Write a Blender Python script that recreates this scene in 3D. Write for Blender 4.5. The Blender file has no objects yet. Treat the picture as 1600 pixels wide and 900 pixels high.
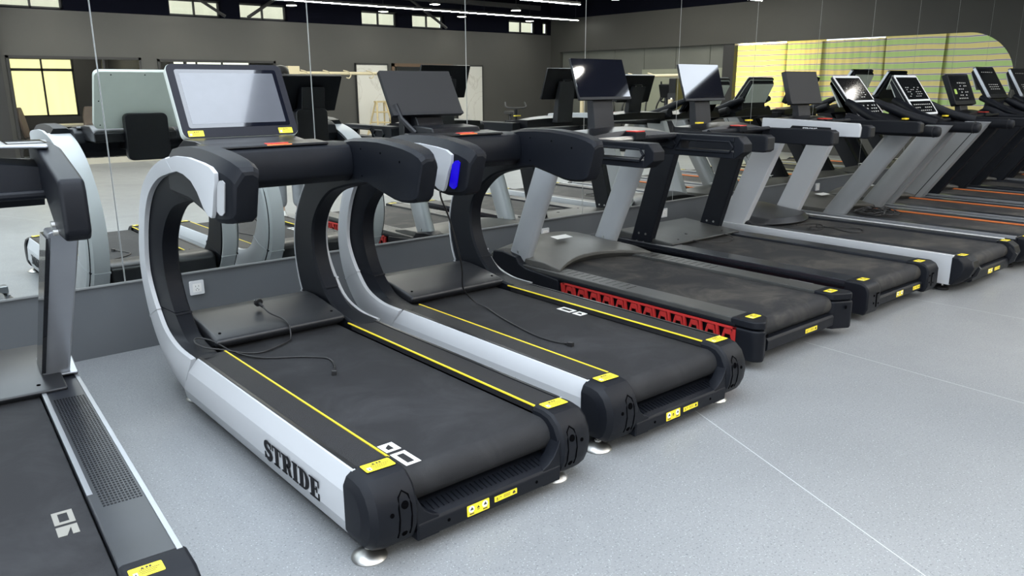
import bpy, bmesh, math, random
from mathutils import Vector, Matrix
random.seed(7)
scene = bpy.context.scene
COL = scene.collection
PI = math.pi
R = math.radians

# ------------------------------------------------------------------ camera
FPX, PITCH, YAW, ROLL = 1225.77, R(14.42), R(40.385), R(-0.22)
CAM = Vector((0.0, -4.793, 1.5))
cam_d = bpy.data.cameras.new('camera')
cam = bpy.data.objects.new('camera', cam_d)
COL.objects.link(cam)
cy, sy, cp, sp = math.cos(YAW), math.sin(YAW), math.cos(PITCH), math.sin(PITCH)
F_ = Vector((sy * cp, cy * cp, -sp)); R_ = Vector((cy, -sy, 0)); U_ = R_.cross(F_)
R2 = math.cos(ROLL) * R_ + math.sin(ROLL) * U_
U2 = -math.sin(ROLL) * R_ + math.cos(ROLL) * U_
M = Matrix((R2, U2, -F_)).transposed().to_4x4()
M.translation = CAM
cam.matrix_world = M
cam_d.sensor_width = 36
cam_d.lens = FPX * 36 / 1600
cam_d.clip_end = 200
scene.camera = cam

# ------------------------------------------------------------------ light
scene.view_settings.view_transform = 'Standard'
scene.view_settings.look = 'None'
scene.view_settings.exposure = 0.0
scene.view_settings.gamma = 1.0
scene.view_settings.use_curve_mapping = False
try:
    scene.cycles.max_bounces = 8
    scene.cycles.diffuse_bounces = 4
    scene.cycles.glossy_bounces = 6
    scene.cycles.caustics_reflective = True
    scene.cycles.sample_clamp_indirect = 6
except Exception:
    pass
world = bpy.data.worlds.new('daylight')
scene.world = world
world.use_nodes = True
wb = world.node_tree.nodes['Background']
wb.inputs[0].default_value = (0.86, 0.93, 1.0, 1)
wb.inputs[1].default_value = 2.3

def area(name, loc, rot, sx, sy_, power, color, spread=None):
    l = bpy.data.lights.new(name, 'AREA')
    l.shape = 'RECTANGLE'; l.size = sx; l.size_y = sy_
    l.energy = power; l.color = color
    if spread: l.spread = spread
    o = bpy.data.objects.new(name, l); COL.objects.link(o)
    o.location = loc; o.rotation_euler = rot
    return o

SKY_E, LED_E, DISC_E = 5.6, 60.0, 34.0
# low sun outside the tarpaulin opening and daylight on the curtained windows
area('daylight_outside_tarpaulin', (17.9, -6.2, 1.7), (0, R(90), 0), 2.2, 2.2, 190, (1.0, 0.80, 0.36))

area('daylight_left_shopfront', (-5.5, -5.5, 1.75), (0, R(-90), 0), 2.6, 8.6, 350, (0.86, 0.93, 1.0))

# ------------------------------------------------------------------ materials
MATS = {}
def mat(name, col, rough=0.5, metal=0.0, spec=0.5, emis=None, es=0.0, bump=None, noise=None, coat=0.0, trans=0.0, sub=None):
    m = bpy.data.materials.new(name); m.use_nodes = True
    nt = m.node_tree; b = nt.nodes['Principled BSDF']
    b.inputs['Base Color'].default_value = (*col, 1)
    b.inputs['Roughness'].default_value = rough
    b.inputs['Metallic'].default_value = metal
    b.inputs['Specular IOR Level'].default_value = spec
    b.inputs['Coat Weight'].default_value = coat
    b.inputs['Transmission Weight'].default_value = trans
    if emis:
        b.inputs['Emission Color'].default_value = (*emis, 1)
        b.inputs['Emission Strength'].default_value = es
    tc = nt.nodes.new('ShaderNodeTexCoord')
    if noise:      # (scale, amount) light mottling of the colour, plus roughness
        n = nt.nodes.new('ShaderNodeTexNoise'); n.inputs['Scale'].default_value = noise[0]
        n.inputs['Detail'].default_value = 6
        nt.links.new(tc.outputs['Object'], n.inputs['Vector'])
        mx = nt.nodes.new('ShaderNodeMix'); mx.data_type = 'RGBA'
        k = noise[1]
        mx.inputs[6].default_value = (*[c * (1 - k) for c in col], 1)
        mx.inputs[7].default_value = (*[min(1, c * (1 + k)) for c in col], 1)
        nt.links.new(n.outputs[0], mx.inputs[0])
        nt.links.new(mx.outputs[2], b.inputs['Base Color'])
    if bump:       # (scale, strength)
        n2 = nt.nodes.new('ShaderNodeTexNoise'); n2.inputs['Scale'].default_value = bump[0]
        nt.links.new(tc.outputs['Object'], n2.inputs['Vector'])
        bp = nt.nodes.new('ShaderNodeBump'); bp.inputs['Strength'].default_value = bump[1]
        bp.inputs['Distance'].default_value = 0.002
        nt.links.new(n2.outputs[0], bp.inputs['Height'])
        nt.links.new(bp.outputs[0], b.inputs['Normal'])
    MATS[name] = m
    return m

BLACK = mat('black_plastic', (0.0050, 0.0062, 0.0095), 0.46, spec=0.20, bump=(900, 0.25), noise=(3, 0.25))
BLACK2 = mat('black_plastic_smooth', (0.0035, 0.004, 0.006), 0.32, spec=0.3)
GLOSS = mat('gloss_black', (0.006, 0.007, 0.009), 0.07, coat=0.5)
FOAM = mat('foam_grip_black', (0.0050, 0.0062, 0.0095), 0.6, spec=0.22, bump=(500, 0.3))
DGREY = mat('dark_grey_plastic', (0.015, 0.016, 0.019), 0.5, spec=0.25, bump=(700, 0.2), noise=(4, 0.3))
HOODB = mat('hood_dark_plastic', (0.018, 0.019, 0.022), 0.38, noise=(2.5, 0.35))
HOODG = mat('hood_grey_plastic', (0.075, 0.074, 0.068), 0.42, noise=(5, 0.4))
HOODD = mat('hood_dusty_plastic', (0.045, 0.046, 0.044), 0.45, noise=(4, 0.6))
RAIL = mat('side_rail_black', (0.013, 0.013, 0.015), 0.55, spec=0.35, bump=(260, 0.8), noise=(20, 0.3))
RAILS = mat('side_rail_sheen', (0.014, 0.016, 0.021), 0.33, noise=(6, 0.5))
WHITE = mat('white_paint', (0.46, 0.475, 0.495), 0.40, noise=(2, 0.05))
WHITEG = mat('white_paint_mat', (0.64, 0.65, 0.66), 0.45)
SILVER = mat('silver_plastic', (0.33, 0.345, 0.37), 0.30, metal=0.6, noise=(6, 0.1))
GREY = mat('grey_metal_paint', (0.235, 0.245, 0.255), 0.38, metal=0.15, noise=(5, 0.1))
GREYL = mat('light_grey_metal_paint', (0.32, 0.335, 0.35), 0.38, metal=0.15, noise=(5, 0.08))
STEEL = mat('brushed_steel', (0.50, 0.50, 0.48), 0.38, metal=1.0)
YEL = mat('yellow', (0.80, 0.62, 0.03), 0.45)
LBL = mat('label_yellow', (0.86, 0.70, 0.03), 0.40)
INK = mat('label_ink', (0.03, 0.025, 0.02), 0.6)
LWH = mat('label_white', (0.80, 0.80, 0.78), 0.5)
RED = mat('red_plastic', (0.55, 0.03, 0.02), 0.35)
REDP = mat('red_panel', (0.42, 0.022, 0.02), 0.42)
ORG = mat('orange_strip', (0.80, 0.23, 0.07), 0.35, metal=0.35)
BLUE = mat('blue_reflector_glow', (0.01, 0.0, 0.42), 0.25, emis=(0.0, 0.0, 0.6), es=0.35)  # no lamp: a faint blue glow is put into the reflector's material
REFL = mat('grey_reflector', (0.36, 0.37, 0.38), 0.5)
HOLE = mat('hole_shadow_black', (0.0015, 0.0015, 0.002), 0.95, spec=0.02)
RUB = mat('black_rubber', (0.012, 0.012, 0.013), 0.75)
CORD = mat('black_cord', (0.009, 0.009, 0.010), 0.42)
MARK = mat('belt_print_white', (0.72, 0.72, 0.70), 0.6)
MARKD = mat('belt_print_dusty', (0.24, 0.235, 0.21), 0.8)
PCB = mat('plastic_film', (0.05, 0.055, 0.06), 0.4)
FILM = mat('screen_matt_film', (0.019, 0.0195, 0.021), 0.62, spec=0.3)
SCR = mat('screen_glass', (0.006, 0.007, 0.012), 0.045, spec=0.8, coat=1.0)
SCRF = mat('screen_milky_film', (0.10, 0.105, 0.12), 0.10, spec=0.7, coat=0.7, noise=(9, 0.12))
SCRP = mat('console_panel', (0.008, 0.009, 0.010), 0.10, spec=0.45)
BEZ = mat('bezel_grey_black', (0.011, 0.0115, 0.017), 0.45, spec=0.18)
BACKW = mat('monitor_back_white', (0.48, 0.52, 0.48), 0.4, noise=(8, 0.08))
BEIGE = mat('beige_paint', (0.52, 0.45, 0.30), 0.45)
WOOD = mat('pale_wood', (0.55, 0.44, 0.24), 0.6, noise=(14, 0.3))
ICON = mat('icon_print', (0.42, 0.42, 0.40), 0.5)
ICONC = mat('icon_green', (0.35, 0.50, 0.10), 0.4)
TXTB = mat('lettering_black', (0.006, 0.006, 0.008), 0.6, spec=0.15)
TXTW = mat('lettering_white', (0.75, 0.76, 0.78), 0.5)

# running belt with a fine weave and dusty scuffs
def belt_material(name, dust):
    m = mat(name, (0.020, 0.020, 0.022), 0.72, spec=0.35)
    nt = m.node_tree; b = nt.nodes['Principled BSDF']
    tc = nt.nodes.new('ShaderNodeTexCoord')
    n = nt.nodes.new('ShaderNodeTexNoise'); n.inputs['Scale'].default_value = 3.2
    n.inputs['Detail'].default_value = 9; n.inputs['Roughness'].default_value = 0.68
    n.inputs['Distortion'].default_value = 0.8
    nt.links.new(tc.outputs['Object'], n.inputs['Vector'])
    cr = nt.nodes.new('ShaderNodeValToRGB')
    cr.color_ramp.elements[0].position = 0.46; cr.color_ramp.elements[0].color = (0.012, 0.0125, 0.0145, 1)
    cr.color_ramp.elements[1].position = 0.78; cr.color_ramp.elements[1].color = dust
    nt.links.new(n.outputs[0], cr.inputs[0]); nt.links.new(cr.outputs[0], b.inputs['Base Color'])
    br = nt.nodes.new('ShaderNodeTexChecker'); br.inputs['Scale'].default_value = 260
    nt.links.new(tc.outputs['Object'], br.inputs['Vector'])
    bu = nt.nodes.new('ShaderNodeBump'); bu.inputs['Strength'].default_value = 0.35; bu.inputs['Distance'].default_value = 0.001
    nt.links.new(br.outputs['Fac'], bu.inputs['Height']); nt.links.new(bu.outputs[0], b.inputs['Normal'])
    return m
BELT = belt_material('running_belt', (0.030, 0.031, 0.034, 1))
BELTD = belt_material('running_belt_dusty', (0.075, 0.068, 0.058, 1))

def floor_material():
    m = mat('speckled_vinyl', (0.3, 0.32, 0.34), 0.36, spec=0.5)
    nt = m.node_tree; b = nt.nodes['Principled BSDF']
    tc = nt.nodes.new('ShaderNodeTexCoord')
    def noise(s, d=2, r=0.5):
        n = nt.nodes.new('ShaderNodeTexNoise'); n.inputs['Scale'].default_value = s
        n.inputs['Detail'].default_value = d; n.inputs['Roughness'].default_value = r
        nt.links.new(tc.outputs['Object'], n.inputs['Vector']); return n
    base = noise(0.55, 8, 0.6)
    cr = nt.nodes.new('ShaderNodeValToRGB')
    cr.color_ramp.elements[0].position = 0.3; cr.color_ramp.elements[0].color = (0.195, 0.204, 0.212, 1)
    cr.color_ramp.elements[1].position = 0.72; cr.color_ramp.elements[1].color = (0.256, 0.266, 0.274, 1)
    nt.links.new(base.outputs[0], cr.inputs[0])
    sp1 = noise(150, 2)
    c2 = nt.nodes.new('ShaderNodeValToRGB')
    c2.color_ramp.elements[0].position = 0.62; c2.color_ramp.elements[0].color = (0, 0, 0, 1)
    c2.color_ramp.elements[1].position = 0.70; c2.color_ramp.elements[1].color = (1, 1, 1, 1)
    nt.links.new(sp1.outputs[0], c2.inputs[0])
    mx = nt.nodes.new('ShaderNodeMix'); mx.data_type = 'RGBA'
    mx.inputs[7].default_value = (0.42, 0.44, 0.45, 1)
    nt.links.new(c2.outputs[0], mx.inputs[0]); nt.links.new(cr.outputs[0], mx.inputs[6])
    sp2 = noise(120, 2)
    c3 = nt.nodes.new('ShaderNodeValToRGB')
    c3.color_ramp.elements[0].position = 0.30; c3.color_ramp.elements[0].color = (1, 1, 1, 1)
    c3.color_ramp.elements[1].position = 0.42; c3.color_ramp.elements[1].color = (0, 0, 0, 1)
    nt.links.new(sp2.outputs[0], c3.inputs[0])
    mx2 = nt.nodes.new('ShaderNodeMix'); mx2.data_type = 'RGBA'
    mx2.inputs[7].default_value = (0.13, 0.14, 0.15, 1)
    nt.links.new(c3.outputs[0], mx2.inputs[0]); nt.links.new(mx.outputs[2], mx2.inputs[6])
    # pale scuffs
    sc = noise(2.6, 12, 0.72); sc.inputs['Distortion'].default_value = 1.6
    c4 = nt.nodes.new('ShaderNodeValToRGB')
    c4.color_ramp.elements[0].position = 0.60; c4.color_ramp.elements[0].color = (0, 0, 0, 1)
    c4.color_ramp.elements[1].position = 0.78; c4.color_ramp.elements[1].color = (0.5, 0.5, 0.5, 1)
    nt.links.new(sc.outputs[0], c4.inputs[0])
    mx3 = nt.nodes.new('ShaderNodeMix'); mx3.data_type = 'RGBA'
    mx3.inputs[7].default_value = (0.33, 0.345, 0.35, 1)
    nt.links.new(c4.outputs[0], mx3.inputs[0]); nt.links.new(mx2.outputs[2], mx3.inputs[6])
    nt.links.new(mx3.outputs[2], b.inputs['Base Color'])
    ro = noise(3.5, 8, 0.7)
    mr = nt.nodes.new('ShaderNodeMapRange'); mr.inputs[3].default_value = 0.30; mr.inputs[4].default_value = 0.48
    nt.links.new(ro.outputs[0], mr.inputs[0]); nt.links.new(mr.outputs[0], b.inputs['Roughness'])
    bu = nt.nodes.new('ShaderNodeBump'); bu.inputs['Strength'].default_value = 0.12; bu.inputs['Distance'].default_value = 0.002
    nt.links.new(sp2.outputs[0], bu.inputs['Height']); nt.links.new(bu.outputs[0], b.inputs['Normal'])
    return m
FLOOR = floor_material()
SEAM = mat('floor_weld_line', (0.50, 0.52, 0.54), 0.5)
WALLM = mat('wall_grey_paint', (0.058, 0.057, 0.053), 0.62, noise=(1.3, 0.12), bump=(60, 0.1))
WALLF = mat('wall_front_grey', (0.098, 0.107, 0.116), 0.55, noise=(1.7, 0.18), bump=(60, 0.1))  # copy of the wall grey, set paler and bluer for this wall
WALLR = mat('wall_right_grey', (0.042, 0.041, 0.036), 0.62, noise=(1.3, 0.12))  # copy of the wall grey, set to a deeper tone for this wall
WALLT = mat('wall_upper_black', (0.0015, 0.002, 0.006), 0.9, spec=0.1)
CEILM = mat('ceiling_black', (0.004, 0.004, 0.006), 0.9, spec=0.1)
TRIMD = mat('frame_dark', (0.018, 0.018, 0.019), 0.5)
MIRR = mat('mirror_glass', (0.87, 0.90, 0.87), 0.0, metal=1.0)
MEDGE = mat('mirror_edge', (0.42, 0.44, 0.43), 0.4)
GLASS = mat('clear_glass', (1, 1, 1), 0.0, trans=1.0, spec=0.5)
GLASS.node_tree.nodes['Principled BSDF'].inputs['IOR'].default_value = 1.1
LEDM = mat('led_diffuser', (0.9, 0.9, 0.9), 0.5, emis=(1, 0.98, 0.95), es=LED_E)
DISCM = mat('disc_diffuser', (0.9, 0.9, 0.9), 0.5, emis=(1, 0.95, 0.86), es=DISC_E)
SKYM = mat('skylight_diffuser', (0.9, 0.9, 0.9), 0.5, emis=(0.80, 0.89, 1.0), es=SKY_E)
MARB = mat('marble', (0.62, 0.61, 0.57), 0.25)
def marble():
    nt = MARB.node_tree; b = nt.nodes['Principled BSDF']
    tc = nt.nodes.new('ShaderNodeTexCoord')
    n = nt.nodes.new('ShaderNodeTexNoise'); n.inputs['Scale'].default_value = 1.1; n.inputs['Detail'].default_value = 7
    n.inputs['Distortion'].default_value = 1.2
    nt.links.new(tc.outputs['Object'], n.inputs['Vector'])
    c = nt.nodes.new('ShaderNodeValToRGB')
    e = c.color_ramp.elements
    e[0].position = 0.47; e[0].color = (0.62, 0.61, 0.57, 1)
    e[1].position = 0.51; e[1].color = (0.62, 0.61, 0.57, 1)
    x = e.new(0.49); x.color = (0.52, 0.50, 0.46, 1)
    nt.links.new(n.outputs[0], c.inputs[0]); nt.links.new(c.outputs[0], b.inputs['Base Color'])
marble()
def curtain(name, col, stren):
    m = bpy.data.materials.new(name); m.use_nodes = True
    nt = m.node_tree; nt.nodes.clear()
    out = nt.nodes.new('ShaderNodeOutputMaterial')
    t = nt.nodes.new('ShaderNodeBsdfTranslucent'); d = nt.nodes.new('ShaderNodeBsdfDiffuse')
    mx = nt.nodes.new('ShaderNodeMixShader'); mx.inputs[0].default_value = stren
    tc = nt.nodes.new('ShaderNodeTexCoord'); n = nt.nodes.new('ShaderNodeTexNoise')
    mp = nt.nodes.new('ShaderNodeMapping'); mp.inputs['Scale'].default_value = (7, 1, 0.7)
    nt.links.new(tc.outputs['Object'], mp.inputs[0]); nt.links.new(mp.outputs[0], n.inputs['Vector'])
    n.inputs['Scale'].default_value = 1.4
    mc = nt.nodes.new('ShaderNodeMix'); mc.data_type = 'RGBA'
    mc.inputs[6].default_value = (*[c * 0.86 for c in col], 1); mc.inputs[7].default_value = (*col, 1)
    nt.links.new(n.outputs[0], mc.inputs[0])
    nt.links.new(mc.outputs[2], t.inputs[0]); nt.links.new(mc.outputs[2], d.inputs[0])
    nt.links.new(d.outputs[0], mx.inputs[1]); nt.links.new(t.outputs[0], mx.inputs[2])
    nt.links.new(mx.outputs[0], out.inputs[0])
    return m
CURT = curtain('window_blind_cloth', (0.98, 0.90, 0.60), 0.95)
CURTP = curtain('window_blind_pale', (1.0, 0.97, 0.84), 0.98)

def tarp_material():
    m = bpy.data.materials.new('striped_tarpaulin'); m.use_nodes = True
    nt = m.node_tree; nt.nodes.clear()
    out = nt.nodes.new('ShaderNodeOutputMaterial')
    t = nt.nodes.new('ShaderNodeBsdfTranslucent'); d = nt.nodes.new('ShaderNodeBsdfDiffuse')
    mx = nt.nodes.new('ShaderNodeMixShader'); mx.inputs[0].default_value = 0.8
    tc = nt.nodes.new('ShaderNodeTexCoord'); sep = nt.nodes.new('ShaderNodeSeparateXYZ')
    nt.links.new(tc.outputs['Object'], sep.inputs[0])
    n = nt.nodes.new('ShaderNodeTexNoise'); n.inputs['Scale'].default_value = 0.8
    nt.links.new(tc.outputs['Object'], n.inputs['Vector'])
    a = nt.nodes.new('ShaderNodeMath'); a.operation = 'MULTIPLY_ADD'
    a.inputs[1].default_value = 0.10
    nt.links.new(n.outputs[0], a.inputs[0]); nt.links.new(sep.outputs[2], a.inputs[2])
    f = nt.nodes.new('ShaderNodeMath'); f.operation = 'MULTIPLY'; f.inputs[1].default_value = 1 / 0.235
    nt.links.new(a.outputs[0], f.inputs[0])
    fr = nt.nodes.new('ShaderNodeMath'); fr.operation = 'FRACT'
    nt.links.new(f.outputs[0], fr.inputs[0])
    cr = nt.nodes.new('ShaderNodeValToRGB'); cr.color_ramp.interpolation = 'CONSTANT'
    e = cr.color_ramp.elements
    g = (0.19, 0.25, 0.095, 1); ln = (0.075, 0.06, 0.12, 1); pk = (0.30, 0.26, 0.20, 1); ye = (0.31, 0.255, 0.10, 1)
    e[0].position = 0; e[0].color = g
    e[1].position = 0.40; e[1].color = pk
    for p, c in ((0.44, ln), (0.50, pk), (0.54, ye), (0.90, pk), (0.93, ln), (0.98, pk)):
        q = e.new(p); q.color = c
    nt.links.new(fr.outputs[0], cr.inputs[0])
    nt.links.new(cr.outputs[0], t.inputs[0]); nt.links.new(cr.outputs[0], d.inputs[0])
    nt.links.new(d.outputs[0], mx.inputs[1]); nt.links.new(t.outputs[0], mx.inputs[2])
    nt.links.new(mx.outputs[0], out.inputs[0])
    return m
TARP = tarp_material()

# ------------------------------------------------------------------ mesh helpers
class MB:
    def __init__(s): s.v = []; s.f = []; s.m = []
    def add(s, vs, fs, mi=0, flip=False):
        b = len(s.v); s.v += [tuple(v) for v in vs]
        for f in fs: s.f.append(tuple(b + i for i in (reversed(f) if flip else f))); s.m.append(mi)
        return s
    def box(s, x0, x1, y0, y1, z0, z1, mi=0):
        x0, x1 = min(x0, x1), max(x0, x1)
        v = [(x, y, z) for z in (z0, z1) for y in (y0, y1) for x in (x0, x1)]
        return s.add(v, [(0, 2, 3, 1), (4, 5, 7, 6), (0, 1, 5, 4), (2, 6, 7, 3), (0, 4, 6, 2), (1, 3, 7, 5)], mi)
    def prism(s, poly, a, b, axis='x', mi=0):
        """poly in the two other axes (in xyz order), extruded a..b along axis"""
        def P(p, t):
            return (t, p[0], p[1]) if axis == 'x' else (p[0], t, p[1]) if axis == 'y' else (p[0], p[1], t)
        n = len(poly)
        v = [P(p, a) for p in poly] + [P(p, b) for p in poly]
        fs = [tuple(range(n)), tuple(range(2 * n - 1, n - 1, -1))]
        for i in range(n):
            j = (i + 1) % n; fs.append((i, i + n, j + n, j))
        return s.add(v, fs, mi)
    def loft(s, rings, caps=True, mi=0):
        n = len(rings[0]); v = [p for r in rings for p in r]; fs = []
        for k in range(len(rings) - 1):
            for i in range(n):
                j = (i + 1) % n
                fs.append((k * n + i, k * n + j, (k + 1) * n + j, (k + 1) * n + i))
        if caps:
            fs.append(tuple(reversed(range(n)))); fs.append(tuple((len(rings) - 1) * n + i for i in range(n)))
        return s.add(v, fs, mi)
    def tube(s, pts, r, n=8, mi=0, caps=True):
        pts = [Vector(p) for p in pts]; rings = []; up = None
        for i, p in enumerate(pts):
            d = (pts[min(i + 1, len(pts) - 1)] - pts[max(i - 1, 0)]).normalized()
            if up is None: up = d.orthogonal().normalized()
            else:
                up = (up - d * up.dot(d))
                up = up.normalized() if up.length > 1e-6 else d.orthogonal().normalized()
            w = d.cross(up); rr = r[i] if isinstance(r, (list, tuple)) else r
            rings.append([tuple(p + (up * math.cos(2 * PI * k / n) + w * math.sin(2 * PI * k / n)) * rr) for k in range(n)])
        return s.loft(rings, caps, mi)
    def lathe(s, c, prof, n=24, axis='z', mi=0):
        rings = []
        for r, h in prof:
            ring = []
            for k in range(n):
                a = 2 * PI * k / n; ca, sa = r * math.cos(a), r * math.sin(a)
                ring.append((c[0] + ca, c[1] + sa, c[2] + h) if axis == 'z' else
                            (c[0] + h, c[1] + ca, c[2] + sa) if axis == 'x' else (c[0] + sa, c[1] + h, c[2] + ca))
            rings.append(ring)
        return s.loft(rings, True, mi)
    def build(s, name, mats, parent=None, bevel=0, seg=2, smooth=32, fix=True):
        me = bpy.data.meshes.new(name); me.from_pydata(s.v, [], s.f)
        for m in (mats if isinstance(mats, (list, tuple)) else [mats]): me.materials.append(m)
        for p, mi in zip(me.polygons, s.m): p.material_index = mi
        if fix:
            bm = bmesh.new(); bm.from_mesh(me)
            bmesh.ops.recalc_face_normals(bm, faces=bm.faces); bm.to_mesh(me); bm.free()
        for p in me.polygons: p.use_smooth = True
        try: me.set_sharp_from_angle(angle=R(smooth))
        except Exception: pass
        o = bpy.data.objects.new(name, me); COL.objects.link(o)
        if parent: o.parent = parent
        if bevel:
            md = o.modifiers.new('bevel', 'BEVEL'); md.width = bevel; md.segments = seg
            md.limit_method = 'ANGLE'; md.angle_limit = R(35)
            try: md.harden_normals = True
            except Exception: pass
        return o

def empty(name, loc, rz=0, label=None, cat=None, group=None):
    o = bpy.data.objects.new(name, None); COL.objects.link(o)
    o.empty_display_size = 0.1
    o.location = loc; o.rotation_euler = (0, 0, rz)
    tag(o, label, cat, group)
    return o
def tag(o, label=None, cat=None, group=None, kind=None):
    if label: o['label'] = label
    if cat: o['category'] = cat
    if group: o['group'] = group
    if kind: o['kind'] = kind
    return o
def lab(o, label): o['label'] = label; return o
def catmull(pts, k=4):
    """interpolate tuples of any length"""
    out = []; n = len(pts)
    for i in range(n - 1):
        p0, p1, p2, p3 = pts[max(i - 1, 0)], pts[i], pts[i + 1], pts[min(i + 2, n - 1)]
        for j in range(k):
            t = j / k
            out.append(tuple(0.5 * (2 * b + (c - a) * t + (2 * a - 5 * b + 4 * c - d) * t * t + (-a + 3 * b - 3 * c + d) * t ** 3)
                             for a, b, c, d in zip(p0, p1, p2, p3)))
    out.append(tuple(pts[-1])); return out
def rrect(w, h, r, n=4):
    """rounded rectangle 2D, centred"""
    o = []
    for cx, cy_, a0 in ((w / 2 - r, h / 2 - r, 0), (-w / 2 + r, h / 2 - r, 90), (-w / 2 + r, -h / 2 + r, 180), (w / 2 - r, -h / 2 + r, 270)):
        for k in range(n + 1):
            a = R(a0 + 90 * k / n); o.append((cx + r * math.cos(a), cy_ + r * math.sin(a)))
    return o

# planar art on a surface: origin o, axes u, v (unit), normal n
class Sheet:
    def __init__(s, o, u, v):
        s.o, s.u, s.v = Vector(o), Vector(u).normalized(), Vector(v).normalized(); s.n = s.u.cross(s.v).normalized()
        s.mb = MB()
    def P(s, a, b, h=0): return tuple(s.o + s.u * a + s.v * b + s.n * h)
    def poly(s, pts, h0, h1, mi=0):
        n = len(pts)
        s.mb.add([s.P(a, b, h0) for a, b in pts] + [s.P(a, b, h1) for a, b in pts],
                 [tuple(reversed(range(n))), tuple(range(n, 2 * n))] + [(i, (i + 1) % n, (i + 1) % n + n, i + n) for i in range(n)], mi)
    def rect(s, a0, a1, b0, b1, h0, h1, mi=0): s.poly([(a0, b0), (a1, b0), (a1, b1), (a0, b1)], h0, h1, mi)
    def ringrect(s, a0, a1, b0, b1, t, h0, h1, mi=0):
        s.rect(a0, a1, b0, b0 + t, h0, h1, mi); s.rect(a0, a1, b1 - t, b1, h0, h1, mi)
        s.rect(a0, a0 + t, b0 + t, b1 - t, h0, h1, mi); s.rect(a1 - t, a1, b0 + t, b1 - t, h0, h1, mi)

def warning_label(parent, o, u, v, w, h, style=0, name='warning_label'):
    """yellow sticker, centred on o, printed with a triangle and lines of small print"""
    S = Sheet(o, u, v)
    S.poly(rrect(w, h, h * 0.08, 2), 0, 0.0006, 0)
    e0, e1 = 0.0006, 0.0009
    if style == 0:
        S.poly([(-w * .16, h * .18), (-w * .02, h * .18), (-w * .09, h * .42)], e0, e1, 1)
        S.rect(w * .01, w * .08, h * .20, h * .38, e0, e1, 1); S.rect(w * .11, w * .18, h * .20, h * .38, e0, e1, 1)
        for k in range(3):
            b = h * (.06 - .16 * k); S.rect(-w * (.22 if k < 2 else .18), w * (.40 - .08 * k), b, b + h * .055, e0, e1, 1)
        S.rect(-w * .40, -w * .27, -h * .34, h * .0, e0, e1, 2)
        S.poly([(-w * .37, -h * .28), (-w * .30, -h * .28), (-w * .335, -h * .06)], e1, e1 + .0002, 1)
    elif style == 1:
        for cx in (-w * .30, w * .30):
            S.poly([(cx + w * .13 * math.cos(a * PI / 6), h * .1 + w * .13 * math.sin(a * PI / 6)) for a in range(12)], e0, e1, 2)
            S.poly([(cx - w * .07, h * .02), (cx + w * .09, h * .0), (cx + w * .02, h * .30)], e1, e1 + .0002, 1)
            S.rect(cx - w * .1, cx + w * .1, -h * .38, -h * .28, e0, e1, 1)
        S.poly([(-w * .07, -h * .02), (w * .07, -h * .02), (0, h * .22)], e0, e1, 1)
        S.rect(-w * .05, w * .05, -h * .16, -h * .1, e0, e1, 1)
    else:
        S.poly([(-w * .42, -h * .05), (-w * .34, -h * .05), (-w * .38, h * .28)], e0, e1, 1)
        S.rect(-w * .42, -w * .34, -h * .30, -h * .18, e0, e1, 1)
        S.rect(-w * .29, -w * .285, -h * .4, h * .4, e0, e1, 1)
        S.poly([(-w * .25, h * .0), (-w * .19, h * .0), (-w * .22, h * .26)], e0, e1, 1)
        for k in range(3): S.rect(-w * .1, w * .2, h * (.2 - .2 * k), h * (.26 - .2 * k), e0, e1, 1)
        S.poly([(w * .30, -h * .3), (w * .44, -h * .2), (w * .38, h * .3), (w * .31, h * .1)], e0, e1, 1)
    ob = S.mb.build(name, [LBL, INK, LWH], parent, fix=False)
    return lab(ob, 'yellow warning sticker with black print')

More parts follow.
